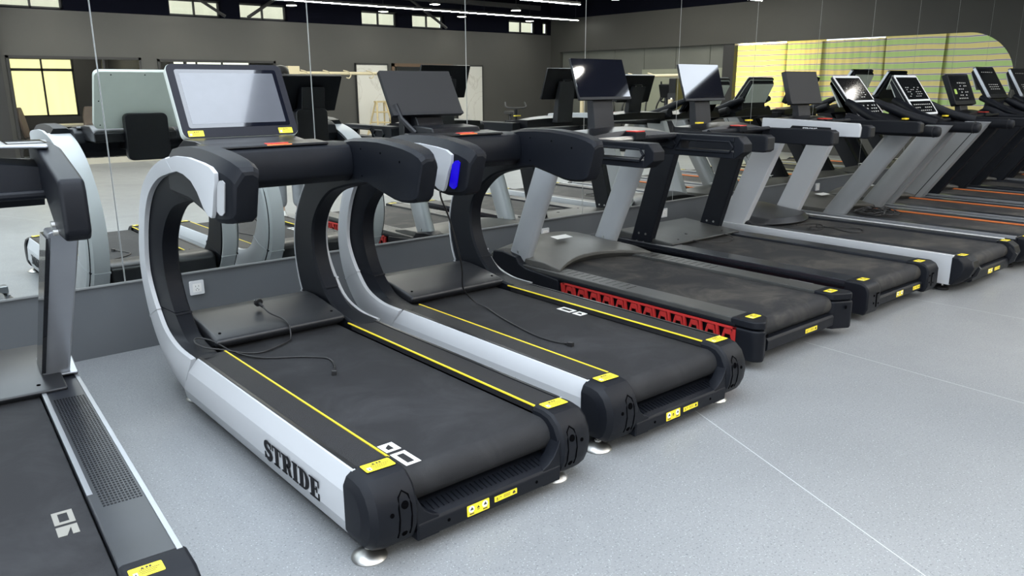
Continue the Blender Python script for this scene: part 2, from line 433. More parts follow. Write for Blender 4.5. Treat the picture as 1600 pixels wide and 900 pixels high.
# slab serif lettering -------------------------------------------------
def arc(cx, cy_, rx, ry, a0, a1, n=10):
    return [(cx + rx * math.cos(R(a0 + (a1 - a0) * k / n)), cy_ + ry * math.sin(R(a0 + (a1 - a0) * k / n))) for k in range(n + 1)]
def stroke(S, pts, w, h0, h1):
    L, Rr = [], []
    for i, p in enumerate(pts):
        a = pts[max(i - 1, 0)]; b = pts[min(i + 1, len(pts) - 1)]
        dx, dy = b[0] - a[0], b[1] - a[1]; l = math.hypot(dx, dy) or 1
        nx, ny = -dy / l, dx / l; ww = w[i] if isinstance(w, list) else w
        L.append((p[0] + nx * ww / 2, p[1] + ny * ww / 2)); Rr.append((p[0] - nx * ww / 2, p[1] - ny * ww / 2))
    for i in range(len(pts) - 1):
        S.poly([Rr[i], Rr[i + 1], L[i + 1], L[i]], h0, h1)
def slab_text(parent, text, o, u, v, H, mats, name='lettering', depth=0.0012, sx=1.0):
    S = Sheet(o, u, v); S.v = S.v; x = 0; T = 0.24; t = 0.09; a, b = 0, depth
    def r(x0, x1, y0, y1): S.rect((x + x0) * H, (x + x1) * H, y0 * H, y1 * H, a, b)
    def st(pts, w): stroke(S, [((x + p[0]) * H, p[1] * H) for p in pts], [q * H for q in w] if isinstance(w, list) else w * H, a, b)
    for ch in text:
        if ch == 'S':
            st(arc(.34, .73, .22, .22, 20, 250, 12) + arc(.34, .27, .24, .23, 70, -160, 14)[1:], [.10, .12, .14, .16, .18, .2, .22, .22, .22, .22, .22, .22, .22] + [.24] * 9 + [.2, .18, .14, .12, .1])
            r(.55, .63, .66, 1.0); r(.03, .11, 0.0, .34); W = .68
        elif ch == 'T':
            r(0, .74, 1 - t, 1); r(.25, .49, 0, 1 - t); r(.12, .62, 0, t); r(0, .08, .68, 1 - t); r(.66, .74, .68, 1 - t); W = .76
        elif ch == 'R':
            r(0, .46, 1 - t, 1); r(0, .42, 0, t); r(.1, .34, t, 1 - t); r(.34, .46, .46, .46 + t)
            st(arc(.46, .73, .17, .225, 90, -90, 10), .2); st([(.42, .5), (.58, .36), (.64, .1), (.78, .045)], [.16, .2, .2, .09]); W = .82
        elif ch == 'I':
            r(0, .42, 0, t); r(0, .42, 1 - t, 1); r(.09, .33, t, 1 - t); W = .45
        elif ch == 'D':
            r(0, .42, 0, t); r(0, .42, 1 - t, 1); r(.1, .34, t, 1 - t); st(arc(.40, .5, .26, .45, 90, -90, 12), [.09, .11, .14, .18, .22, .24, .24, .24, .22, .18, .14, .11, .09]); W = .80
        elif ch == 'E':
            r(0, .70, 0, t); r(0, .70, 1 - t, 1); r(.1, .34, t, 1 - t); r(.34, .52, .46, .54); r(.48, .55, .34, .66); r(.62, .70, t, .36); r(.62, .70, .66, 1 - t); W = .74
        x += W + .05
    O_ = Vector(o); U_2 = Vector(u).normalized()
    S.mb.v = [tuple(Vector(p) + U_2 * ((Vector(p) - O_).dot(U_2)) * (sx - 1)) for p in S.mb.v]
    return lab(S.mb.build(name, mats, parent, fix=False), 'black slab serif word on the side cover')

def font_text(parent, text, mtx, size, material, name='lettering', offset=0.0):
    c = bpy.data.curves.new('txt', 'FONT'); c.body = text; c.size = size; c.extrude = 0.0005; c.offset = offset
    c.resolution_u = 2
    tmp = bpy.data.objects.new('txt', c); COL.objects.link(tmp)
    bpy.context.view_layer.update()
    dg = bpy.context.evaluated_depsgraph_get()
    me = bpy.data.meshes.new_from_object(tmp.evaluated_get(dg)); me.transform(mtx)
    me.materials.clear(); me.materials.append(material)
    bpy.data.objects.remove(tmp); bpy.data.curves.remove(c)
    o = bpy.data.objects.new(name, me); COL.objects.link(o)
    if parent: o.parent = parent
    return o
def frame_mtx(o, u, v):
    u, v = Vector(u).normalized(), Vector(v).normalized(); n = u.cross(v)
    m = Matrix((u, v, n)).transposed().to_4x4(); m.translation = Vector(o); return m

# ------------------------------------------------------------------ the room
XL, XR, YB, ZC, ZG = -5.0, 16.67, -13.0, 4.0, 2.95
def struct(name, mb, mats, **k):
    return tag(mb.build(name, mats, None, **k), kind='structure')
struct('floor', MB().box(XL - .3, XR + .3, -16.3, 0.3, -0.2, 0), FLOOR)
fs = MB()
for p, q_ in (((3.0, -2.5), (2.02, -4.9)), ((4.26, -2.5), (4.12, -4.9)), ((5.75, -2.35), (5.85, -4.9))):
    dx, dy = q_[0] - p[0], q_[1] - p[1]; q2 = (p[0] + dx * 4, p[1] + dy * 4)
    q2 = (q2[0], max(q2[1], -12.9)); w = .0022
    fs.add([(p[0] - w, p[1], .0004), (p[0] + w, p[1], .0004), (q2[0] + w, q2[1], .0004), (q2[0] - w, q2[1], .0004)], [(0, 1, 2, 3)])
struct('trim_1', fs, SEAM, fix=False)
struct('ceiling', MB().box(XL - .3, XR + .3, -13, 0.3, ZC, ZC + .2), CEILM)
struct('wall_front', MB().box(XL - .3, XR + .3, 0, .25, 0, ZC), WALLF)
struct('wall_left', MB().box(XL - .3, XL, -16.3, -10, 0, ZC).box(XL - .3, XL, -1.0, 0, 0, ZC).box(XL - .3, XL, -10, -1.0, 0, .35).box(XL - .3, XL, -10, -1.0, 3.15, ZC), WALLM)
fr = MB()
for yy in (-10, -7.75, -5.5, -3.25, -1.05): fr.box(XL - .12, XL - .06, yy, yy + .05, .35, 3.15)
fr.box(XL - .12, XL - .06, -10, -1, .35, .41).box(XL - .12, XL - .06, -10, -1, 3.09, 3.15)
struct('window_30', fr, mat('shopfront_frame', (.02, .02, .02), .4))
# right wall with a long round-ended opening
y0, y1, zb, zt, yc, zc, ra = -12.6, -.60, .74, 2.46, -1.50, 1.60, .88
wr = MB()
wr.prism([(-13, 0), (.0, 0), (.0, zb), (-13, zb)], XR, XR + .12)
wr.prism([(-13, zt), (.0, zt), (.0, 3.38), (-13, 3.38)], XR, XR + .12)
wr.prism([(-13, zb), (y0, zb), (y0, zt), (-13, zt)], XR, XR + .12)
up = [(yc + .9 * math.cos(R(a)), zc + .86 * math.sin(R(a))) for a in range(0, 91, 6)]
dn = [(yc + .9 * math.cos(R(a)), zc + .86 * math.sin(R(a))) for a in range(0, -91, -6)]
wr.prism(up + [(yc, zt), (.0, zt), (.0, zc)], XR, XR + .12)
wr.prism(dn + [(yc, zb), (.0, zb), (.0, zc)], XR, XR + .12)
struct('wall_right', wr, WALLR)
struct('wall_right_upper', MB().box(XR, XR + .3, -13, 0, 3.38, ZC), WALLT)
# far wall: rectangular holes cut by building it in columns
def wall_with_holes(name, x0, x1, z0, z1, holes, ya, yb, material):
    mb = MB(); xs = sorted({x0, x1, *[h[0] for h in holes], *[h[1] for h in holes]})
    xs = [x for x in xs if x0 <= x <= x1]
    for a, b in zip(xs, xs[1:]):
        hs = sorted([(h[2], h[3]) for h in holes if h[0] <= a + 1e-6 and h[1] >= b - 1e-6]); z = z0
        for lo, hi in hs:
            if lo > z: mb.box(a, b, ya, yb, z, lo)
            z = max(z, hi)
        if z < z1: mb.box(a, b, ya, yb, z, z1)
    return struct(name, mb, material)
OFF = [(2.70, 5.10, .0, 2.10), (5.42, 8.02, .0, 2.08)]
DOOR = (11.20, 12.95, 0, 2.02)
wall_with_holes('wall_back', XL, XR, 0, ZG, OFF + [DOOR], -13.2, -13.0, WALLM)
HW = [(2.70, 3.80), (5.77, 6.87), (7.28, 8.40), (10.33, 11.37), (11.80, 12.82), (15.05, 16.10), (16.35, 16.62)]
wall_with_holes('wall_back_upper', XL, XR, ZG, ZC, [(a, b, 2.97, 3.31) for a, b in HW], -13.2, -13.0, WALLT)
# rooms behind the far wall
wall_with_holes('wall_office_rear', XL, XR, 0, 2.9, [(3.20, 4.48, .87, 2.16), (6.70, 8.70, .87, 2.16), (11.0, 13.2, .6, 2.1)], -16.2, -16.0, WALLM)
struct('wall_office_right', MB().box(9.35, 9.5, -16, -13.2, 0, 2.9), WALLM)
struct('wall_office_middle', MB().box(5.22, 5.32, -16, -13.2, 0, 2.9), WALLM)
struct('ceiling_office', MB().box(XL, XR + .3, -16.2, -13.2, 2.9, 2.94), CEILM)
nwin = 0
def window(x0, x1, z0, z1, y, mats, bars=(), hb=None, depth=.05, cloth=None):
    """framed window with a light cloth blind behind the panes"""
    global nwin; nwin += 1
    fr = MB(); t = .035
    fr.box(x0, x1, y - depth, y, z0, z0 + t).box(x0, x1, y - depth, y, z1 - t, z1)
    fr.box(x0, x0 + t, y - depth, y, z0, z1).box(x1 - t, x1, y - depth, y, z0, z1)
    for b in bars: fr.box(b - t / 2, b + t / 2, y - depth, y, z0, z1)
    if hb: fr.box(x0, x1, y - depth, y, hb - .03, hb + .03)
    w = struct('window_%d' % nwin, fr, TRIMD)
    MB().box(x0 + .01, x1 - .01, y - depth * .6, y - depth * .6 + .004, z0 + .01, z1 - .01).build('window_glass', GLASS, w)
    MB().box(x0 - .02, x1 + .02, y - depth - .10, y - depth - .09, z0 - .02, z1 + .02).build('window_blind', cloth or CURT, w)
    return w
for a, b in HW:
    window(a + .01, b - .01, 2.975, 3.305, -13.1, None, bars=[(a + b) / 2] if b - a > .5 else [], cloth=CURTP)
window(3.20, 4.48, .87, 2.16, -16.05, None, bars=[3.84], hb=1.90)
window(6.70, 8.70, .87, 2.16, -16.05, None, bars=[7.3, 7.95], hb=1.90, cloth=CURTP)
window(11.0, 13.2, .6, 2.1, -16.05, None, bars=[12.1], cloth=CURTP)
# office fronts: dark frames with full height glass
for i, (a, b, lo, hi, splits) in enumerate([(2.70, 5.10, 0, 2.10, [4.38]), (5.42, 8.02, 0, 2.08, [6.0])]):
    fr = MB(); t = .05
    fr.box(a, b, -13.12, -12.98, hi - t, hi).box(a, a + t, -13.12, -12.98, 0, hi).box(b - t, b, -13.12, -12.98, 0, hi).box(a, b, -13.12, -12.98, 0, .06)
    for s in splits: fr.box(s - .02, s + .02, -13.1, -13.0, 0, hi)
    w = struct('window_%d' % (20 + i), fr, TRIMD)
    MB().box(a + t, b - t, -13.06, -13.052, .06, hi - t).build('window_glass', GLASS, w)
# doorway frame
d = MB().box(11.12, 11.20, -13.1, -12.97, 0, 2.08).box(12.95, 13.03, -13.1, -12.97, 0, 2.08).box(11.12, 13.03, -13.1, -12.97, 2.0, 2.08)
BROWN = mat('brown_wood_frame', (0.10, 0.06, 0.035), 0.5)
struct('door_1', d, BROWN)
# black pillar at the left of the far wall
struct('trim_2', MB().box(2.28, 2.60, -13.0, -12.85, 0, 2.95), TRIMD)
struct('baseboard_back', MB().box(XL, 11.1, -12.995, -12.97, 0, .12), mat('baseboard_pale', (0.42, 0.40, 0.34), 0.4))
# marble panels in black frames
for a, b, l in ((10.06, 11.0, 'white veined marble panel with black frame, left of the far doorway, ladder before it'),
                (13.15, 14.06, 'white veined marble panel with black frame, right of the far doorway')):
    t = empty('marble_panel', ((a + b) / 2, -12.96, 0), 0, l, 'wall panel', 'marble panels on the far wall')
    w = (b - a) / 2
    MB().box(-w + .03, w - .03, -.03, .0, 0.0, 2.03).build('slab', MARB, t)
    MB().box(-w, -w + .03, -.035, .01, 0, 2.06).box(w - .03, w, -.035, .01, 0, 2.06).box(-w, w, -.035, .01, 2.03, 2.07).build('frame', TRIMD, t)
# recessed panelling in the far half of the right wall's opening
mb = MB()
ys = [-12.6, -11.6, -10.55, -9.5, -8.45, -7.4, -6.95]
for a, b in zip(ys, ys[1:]): mb.box(XR + .135, XR + .16, a + .008, b - .008, zb, zt)
PANEL = mat('grey_panel', (0.115, 0.118, 0.104), 0.5, noise=(2, .15))
struct('wall_right_recess', mb, PANEL)
struct('trim_3', MB().box(XR + .03, XR + .2, -6.95, -6.64, zb, zt), TRIMD)
struct('trim_4', MB().box(XR + .165, XR + .18, -12.7, -6.95, zb, zt + .1), mat('panel_joint', (.18, .185, .16), .5))
mb = MB().box(XR + .122, XR + .132, -9.55, -6.97, zb + .01, 1.92)
tag(mb.build('roller_shutter', mat('shutter_grey_green', (.24, .25, .19), .55, bump=(40, .6), noise=(3, .1))), 'pale grey green panel board under the dark recess of the side wall', 'panel')
# tarpaulin sheets over the near half of the opening
seams_y = [-6.62, -5.35, -4.45, -3.1, -1.9, -.42]
TL = ['yellow glowing striped tarpaulin at the far left of the round-ended opening', 'striped yellow tarpaulin second from the dark column in the opening',
      'pleated striped tarpaulin in the middle of the opening', 'green striped tarpaulin left of the rounded end sheet', 'green striped tarpaulin filling the rounded end of the opening']
for i, (a, b) in enumerate(zip(seams_y, seams_y[1:])):
    mb = MB(); n = 26; tops = [2.43, 2.50, 2.44, 2.50, 2.56]
    off = .165 + .05 * (i % 2); lean = random.uniform(-.03, .03); amp = .022 if i == 2 else .012
    for k in range(n + 1):
        y = a - .03 + (b - a + .06) * k / n
        for j in range(9):
            z = .55 + (tops[i] + (random.random() - .5) * .01 - .55) * j / 8
            mb.v.append((XR + off + amp * math.sin(k * 1.9 + j * .35 + i) + .008 * math.sin(k * .6 + j * 1.1), y, z))
    for k in range(n):
        for j in range(8):
            q0 = k * 9 + j; mb.f.append((q0, q0 + 9, q0 + 10, q0 + 1)); mb.m.append(0)
    o = mb.build('striped_tarpaulin', TARP, None, fix=False, smooth=80)
    tag(o, TL[i], 'tarpaulin', 'striped tarpaulins hung in the opening')

# mirror wall
BEH = ['far left of the black silver treadmill', 'behind the grey black treadmill at the left edge', 'above the square wall socket behind the white treadmill',
       'behind the second white curved treadmill', 'behind the red-sided treadmill left post', 'behind the plain black treadmill', 'behind the black treadmill right post',
       'behind the white post treadmill', 'behind the first white bezel console', 'behind the second white bezel console', 'behind the dark tablet treadmill',
       'behind the silver edged console', 'behind the last treadmills near the side wall', 'in the corner by the side wall', 'left end']
x = 1.146 - 1.245 * 4; k = 0
while x < XR - .1:
    a, b = x, min(x + 1.245, XR - .01)
    mb = MB()
    e = .0035
    S = Sheet((a + .0015, -.003, .417), (1, 0, 0), (0, 0, 1)); W_, H_ = b - a - .003, 2.6
    mb.box(a + .0015, b - .0015, -.006, -.001, .417, 3.02, 1)
    mb.add([(a + e, -.0064, .420), (b - e, -.0064, .420), (b - e, -.0064, 3.016), (a + e, -.0064, 3.016)], [(0, 1, 2, 3)], 0)
    o = mb.build('mirror_panel', [MIRR, MEDGE], None, fix=False)
    idx = k - 3
    l = 'frameless wall mirror panel ' + (BEH[idx] if 0 <= idx < len(BEH) else ['outside the picture at the left, fourth panel', 'outside the picture at the left, third panel', 'outside the picture at the left, second panel'][k % 3])
    tag(o, l, 'mirror', 'mirror panels along the wall')
    x += 1.245; k += 1
# mirror support ledge
struct('trim_5', MB().box(XL, XR, -.012, -.0005, .408, .4165), mat('ledge_grey', (.22, .23, .23), .4))

# wall sockets
def socket(x, z, label, holes=True):
    t = empty('wall_socket', (x, -.001, z), 0, label, 'wall socket', 'white wall sockets below the mirrors')
    MB().prism(rrect(.086, .086, .006, 3), -.011, 0, 'y').build('face_plate', WHITEG, t, bevel=.0015)
    MB().prism(rrect(.052, .052, .004, 3), -.0128, -.011, 'y').build('insert', LWH, t)
    s = MB()
    for dx, dz, a in ((-.009, .010, 0), (.009, .010, 0), (0, -.004, 90), (-.008, -.013, 25), (.008, -.013, -25)):
        c, q_ = math.cos(R(a)), math.sin(R(a)); w, h = .0012, .0042
        pts = [(dx + c * u - q_ * v, dz + q_ * u + c * v) for u, v in ((-w, -h), (w, -h), (w, h), (-w, h))]
        s.prism(pts, -.0132, -.0128, 'y')
    s.build('socket_hole', INK, t)
for x, z, l in ((1.543, .316, 'white square wall socket under the mirror seen through the first white treadmill'),
                (4.44, .300, 'white wall socket between the red-sided treadmill posts'), (6.01, .308, 'white wall socket between the two black posts'),
                (7.14, .330, 'white wall socket behind the left white post'), (8.88, .319, 'white wall socket between white and grey posts'),
                (10.11, .307, 'white wall socket right of the first grey post'), (15.80, .30, 'small white wall socket at the far right end of the wall')):
    socket(x, z, l)

# ceiling lights ------------------------------------------------------
for i, (xa, xb, ya, yb, l) in enumerate(((-2.0, 2.93, -6.2, -.6, 'large pale skylight panel over the first treadmills'), (8.75, 10.9, -6.8, -2.0, 'large pale skylight panel over the far treadmills'))):
    t = empty('skylight_panel', ((xa + xb) / 2, (ya + yb) / 2, 3.96), 0, l, 'ceiling light', 'skylight panels')
    w, h = (xb - xa) / 2, (yb - ya) / 2
    MB().box(-w, w, -h, h, 0, .02).build('diffuser', SKYM, t)
    MB().box(-w - .06, -w, -h - .06, h + .06, -.02, .04).box(w, w + .06, -h - .06, h + .06, -.02, .04).box(-w, w, -h - .06, -h, -.02, .04).box(-w, w, h, h + .06, -.02, .04).build('frame', WHITEG, t)
WARM_FILL = mat('added_panel_diffuser', (0.9, 0.9, 0.9), 0.5, emis=(1.0, 0.955, 0.87), es=4.6)  # for unseen warm panels added to brighten the rear floor
for xa, xb, ya, yb, l in ((-3.5, 2.6, -12.0, -7.2, 'added unseen warm panel brightening the rear of the gym, left'), (3.4, 9.0, -10.5, -5.2, 'added unseen warm panel brightening the rear of the gym, middle'),
                          (11.5, 15.5, -9.5, -4.6, 'added unseen warm panel brightening the rear of the gym, right')):
    t = empty('added_light_panel', ((xa + xb) / 2, (ya + yb) / 2, 3.96), 0, l, 'ceiling light', 'added unseen light panels')
    w, h = (xb - xa) / 2, (yb - ya) / 2
    MB().box(-w, w, -h, h, 0, .02).build('diffuser', WARM_FILL, t)
    MB().box(-w - .06, -w, -h - .06, h + .06, -.02, .04).box(w, w + .06, -h - .06, h + .06, -.02, .04).box(-w, w, -h - .06, -h, -.02, .04).box(-w, w, h, h + .06, -.02, .04).build('frame', TRIMD, t)
LIN = [(3.2, 16.4, -11.6, 3.28, 'long thin suspended line light nearest the far wall, passing in front of the high windows'),
       (5.0, 13.3, -8.45, 3.28, 'long thin suspended line light, second from the far wall'),
       (5.0, 15.8, -5.4, 3.28, 'long thin suspended line light over the middle of the gym'),
       (3.4, 8.2, -1.9, 3.5, 'long thin suspended line light above the black treadmills')]
for xa, xb, y, z, l in LIN:
    t = empty('line_light', ((xa + xb) / 2, y, z), 0, l, 'line light', 'suspended line lights'); w = (xb - xa) / 2
    MB().box(-w, w, -.02, .02, 0, .05).build('housing', TRIMD, t)
    MB().box(-w + .01, w - .01, -.018, .018, -.012, 0).build('diffuser', LEDM, t)
    n = max(2, int((xb - xa) / 3))
    for j in range(n + 1):
        px = -w + .1 + (2 * w - .2) * j / n
        MB().tube([(px, 0, .05), (px, 0, ZC - z - .005)], .003, 5).build('suspension_wire', TRIMD, t)
kk = 0
for y, xs in ((-12.35, (3.5, 5.85, 8.2, 10.55, 12.9, 15.25)), (-10.2, (3.5, 5.85, 8.2, 10.55, 12.9)), (-7.0, (3.5, 5.85, 8.2, 10.55, 12.9)), (-4.0, (5.2, 7.6, 12.4, 14.8)), (-2.84, (6.36,)), (-1.36, (11.35,))):
    for x in xs:
        row = {-12.35: 'in the row washing the far wall', -10.2: 'in the second row from the far wall', -7.0: 'in the middle row', -4.0: 'in the fourth row', -2.84: 'hung over the black treadmills', -1.36: 'hung near the mirror above the far treadmills'}[y]
        t = empty('disc_light', (x, y, 3.25), 0, 'round disc light %s, %s from the left' % (row, ['first', 'second', 'third', 'fourth', 'fifth', 'sixth'][xs.index(x)]), 'ceiling lamp', 'suspended disc lights')
        MB().lathe((0, 0, 0), [(.001, .075), (.05, .07), (.12, .02), (.125, 0), (.118, -.004), (.11, .004), (.001, .004)], 24).build('lamp_housing', TRIMD, t)
        MB().lathe((0, 0, 0), [(.001, -.004), (.108, -.004), (.108, .002), (.001, .002)], 24).build('diffuser', DISCM, t)
        MB().tube([(0, 0, .07), (0, 0, ZC - 3.255)], .004, 5).build('suspension_rod', TRIMD, t)
        if y == -12.35:
            l = bpy.data.lights.new('disc_light_lamp', 'SPOT'); l.energy = 26; l.spot_size = R(120); l.spot_blend = .8; l.color = (1, .92, .78); l.shadow_soft_size = .1
            lo = bpy.data.objects.new('disc_light_lamp', l); COL.objects.link(lo); lo.parent = t; lo.location = (0, 0, -.02)
# roof trusses seen in the mirror in front of the high windows
for i, (x, y) in enumerate(((6.35, -12.55), (7.9, -12.55), (14.4, -12.55))):
    pass
tr = empty('roof_truss', (7.0, -12.75, 3.3), 0, 'black steel roof brace crossing the high windows of the far wall', 'roof truss')
MB().box(-9, 9, -.04, .04, .30, .42).build('top_chord', TRIMD, tr)
for a, b in ((-1.25, -.15), (1.35, .35), (-3.4, -4.5), (4.6, 5.7)):
    MB().tube([(a, 0, .32), (b, 0, -.32)], .035, 6).build('diagonal_brace', TRIMD, tr)
# ceiling ducts and beams near the side wall
for i, y in enumerate((-9.6, -7.4, -3.1)):
    struct('trim_%d' % (6 + i), MB().box(XL, XR, y - .08, y + .08, ZC - .25, ZC), CEILM)

# ================================================================== treadmills
# local frame of every treadmill: x across, y from the rear end towards the mirror, z up
def belt(root, hw, y0, y1, top, r=.065, material=BELT):
    p = [(y1, top), (y1, top - .02)] + [(y0 + r, top - 2 * r)] + [(y0 + r - r * math.sin(R(a)), top - r - r * math.cos(R(a))) for a in range(10, 171, 16)] + [(y0 + r, top)]
    return MB().prism(p, -hw, hw).build('running_belt', material, root, smooth=40)

def level_foot(root, x, y, top, kind='steel'):
    mb = MB()
    if kind == 'steel':
        mb.lathe((x, y, 0), [(.001, .0), (.058, .0), (.060, .004), (.056, .010), (.035, .022), (.014, .030), (.010, .032), (.001, .033)], 28)
        mb.lathe((x, y, 0), [(.001, .028), (.009, .028), (.009, top), (.001, top)], 10)
        mb.lathe((x, y, .034), [(.001, 0), (.015, 0), (.015, .008), (.001, .008)], 6)
        return mb.build('levelling_foot', STEEL, root)
    mb.lathe((x, y, 0), [(.001, 0), (.043, 0), (.046, .006), (.045, .018), (.032, .026), (.001, .028)], 24)
    o = mb.build('levelling_foot', RUB, root)
    m2 = MB().lathe((x, y, 0), [(.001, .026), (.008, .026), (.008, top), (.001, top)], 10).lathe((x, y, .045), [(.001, 0), (.014, 0), (.014, .010), (.001, .010)], 6)
    m2.build('foot_bolt', STEEL, o)
    return o

def holes(parent, lst, name='screw_hole'):
    """lst of (centre, normal, radius): short dark recess discs"""
    mb = MB()
    for c, n, r in lst:
        n = Vector(n).normalized(); c = Vector(c)
        mb.tube([c - n * .002, c + n * .0012], r, 12)
    return mb.build(name, HOLE, parent)

def screen(root, yb, zb, w, h, tilt, kind, x=0.0, thick=.03, name='console_screen'):
    t = R(tilt); cu, su = math.cos(t), math.sin(t)
    def P(u, v, n=0): return (x + u, yb + v * su - n * cu, zb + v * cu + n * su)
    U, V = (1, 0, 0), (0, su, cu)
    def slab(pts, n0, n1, mb=None, mi=0):
        mb = mb or MB(); k = len(pts)
        mb.add([P(a, b, n0) for a, b in pts] + [P(a, b, n1) for a, b in pts],
               [tuple(reversed(range(k))), tuple(range(k, 2 * k))] + [(i, (i + 1) % k, (i + 1) % k + k, i + k) for i in range(k)], mi)
        return mb
    def rr(w_, h_, r, cy_=h / 2): return [(a, b + cy_) for a, b in rrect(w_, h_, r, 4)]
    if kind == 'big_white':
        o = slab(rr(w, h, .035), -thick, -.004).build(name, BACKW, root, bevel=.004)
        lab(o, 'off white back shell of the screen')
        f = slab(rr(w - .004, h - .004, .034), -.004, 0).build('bezel', BEZ, o, bevel=.002)
        mb = slab(rr(w - .075, h - .085, .012, h / 2 + .010), 0, .0010)
        mb.build('glass_border', SCR, f)
        slab(rr(w - .115, h - .125, .004, h / 2 + .010), .0010, .0016).build('display', SCRF, f)
        lab(f, 'dark bezel with milky display')
        for sx, ww in ((-1, .075), (1, .075)):
            warning_label(f, P(sx * w * .395 - (0 if sx < 0 else .01), .024, .0006), U, V, ww, .030)
        hs = [(P(a, b, -thick - .0006), P(0, 0, -1), .004) for a, b in ((-.2, h - .02), (0, h - .02), (.2, h - .02), (-.27, h * .5), (.27, h * .5), (-.26, .03), (.26, .03))]
        nb = Vector(P(0, 0, -1)) - Vector(P(0, 0, 0))
        holes(o, [(c, nb, r) for c, _, r in hs])
        return o, P
    if kind in ('monitor', 'monitor_film', 'monitor_gloss'):
        o = slab(rr(w, h, .006), -thick, -.003).build(name, BLACK2, root, bevel=.003)
        slab([(a, b) for a, b in rr(w - .004, h - .02, .003, h / 2 + .008)], -.003, 0).build('display', FILM if kind == 'monitor_film' else SCR, o)
        slab(rr(w, .018, .002, .009), -.003, .003).build('chin', DGREY, o)
        slab(rr(.13, .13, .008, h * .45), -thick - .03, -thick).build('mount_plate', BLACK2, o, bevel=.004)
        nb = Vector(P(0, 0, -1)) - Vector(P(0, 0, 0))
        mb = MB()
        for a in (-.05, .05):
            for b in (-.05, .05):
                c = Vector(P(a, h * .45 + b, -thick - .03)); mb.tube([c, c + nb * .004], .006, 8)
        mb.build('mount_screw', STEEL, o)
        return o, P
    if kind == 'tablet':        # white bezel console in two windows
        o = slab(rr(w, h, .03), -thick, -.004).build(name, BLACK, root, bevel=.006)
        b = slab(rr(w, h, .03), -.004, .003).build('bezel', WHITEG, o, bevel=.002); lab(b, 'white bezel')
        lab(slab(rr(w - .01, h * .62, .03, h * .66), -thick - .006, -thick).build('back_plate', BACKW, o, bevel=.003), 'pale grey back plate')
        up = slab(rr(w - .05, h * .56, .006, h * .66), .003, .004).build('upper_panel', SCRP, b)
        lo = slab(rr(w - .05, h * .29, .006, h * .19), .003, .004).build('keypad_panel', SCRP, b)
        mb = MB(); rnd = random.Random(int(yb * 1000))
        for i in range(9):
            for j in range(3):
                a = -w * .34 + i * w * .085; bb = h * (.10 + .075 * j)
                if rnd.random() < .75: slab([(a + p, bb + q_) for p, q_ in rrect(w * .05, h * .022, h * .008, 2)], .004, .0045, mb)
        for i in range(7):
            for j in range(5):
                if rnd.random() < .6:
                    a = -w * .28 + i * w * .09; bb = h * (.46 + .055 * j)
                    slab([(a + p, bb + q_) for p, q_ in rrect(w * .055, h * .016, h * .006, 2)], .004, .0045, mb)
        mb.build('key_print', ICON, b)
        return o, P
    if kind == 'slate':         # thin black console with printed keys
        o = slab(rr(w, h, .02), -thick, 0).build(name, BLACK, root, bevel=.005)
        slab(rr(w - .05, h - .07, .01, h / 2 + .01), 0, .001).build('key_panel', SCRP, o)
        mb = MB(); rnd = random.Random(5)
        for i in range(6):
            for j in range(6):
                if rnd.random() < .7:
                    a = -w * .22 + i * w * .09; bb = h * (.2 + .10 * j)
                    slab([(a + p, bb + q_) for p, q_ in rrect(w * .05, h * .03, h * .01, 2)], .001, .0014, mb)
        mb.build('key_print', ICON, o)
        g = slab([(a - w * .33, b) for a, b in rr(w * .11, h * .16, h * .03, h * .42)], .001, .0015).build('key_graphic', ICONC, o)
        return o, P
    if kind == 'slate_silver':
        o = slab(rr(w, h, .02), -thick, 0).build(name, BLACK, root, bevel=.005)
        e = slab([(-w / 2 - .012, .02), (-w / 2 + .004, .0), (-w / 2 + .004, h), (-w / 2 - .012, h - .02)], -.03, .004).build('side_trim', SILVER, o, bevel=.003); lab(e, 'silver edge strip')
        slab(rr(w - .06, h - .09, .012, h / 2 + .01), 0, .001).build('key_panel', SCRP, o)
        mb = MB()
        for i in range(6): slab([(a - w * .28 + i * w * .11, b + h * .82) for a, b in rrect(w * .05, h * .02, h * .006, 2)], .001, .0014, mb)
        for i in range(5):
            for j in range(3): slab([(a - w * .22 + i * w * .11, b + h * (.28 + .07 * j)) for a, b in rrect(w * .07, h * .02, h * .006, 2)], .001, .0014, mb)
        mb.build('key_print', ICON, o)
        return o, P

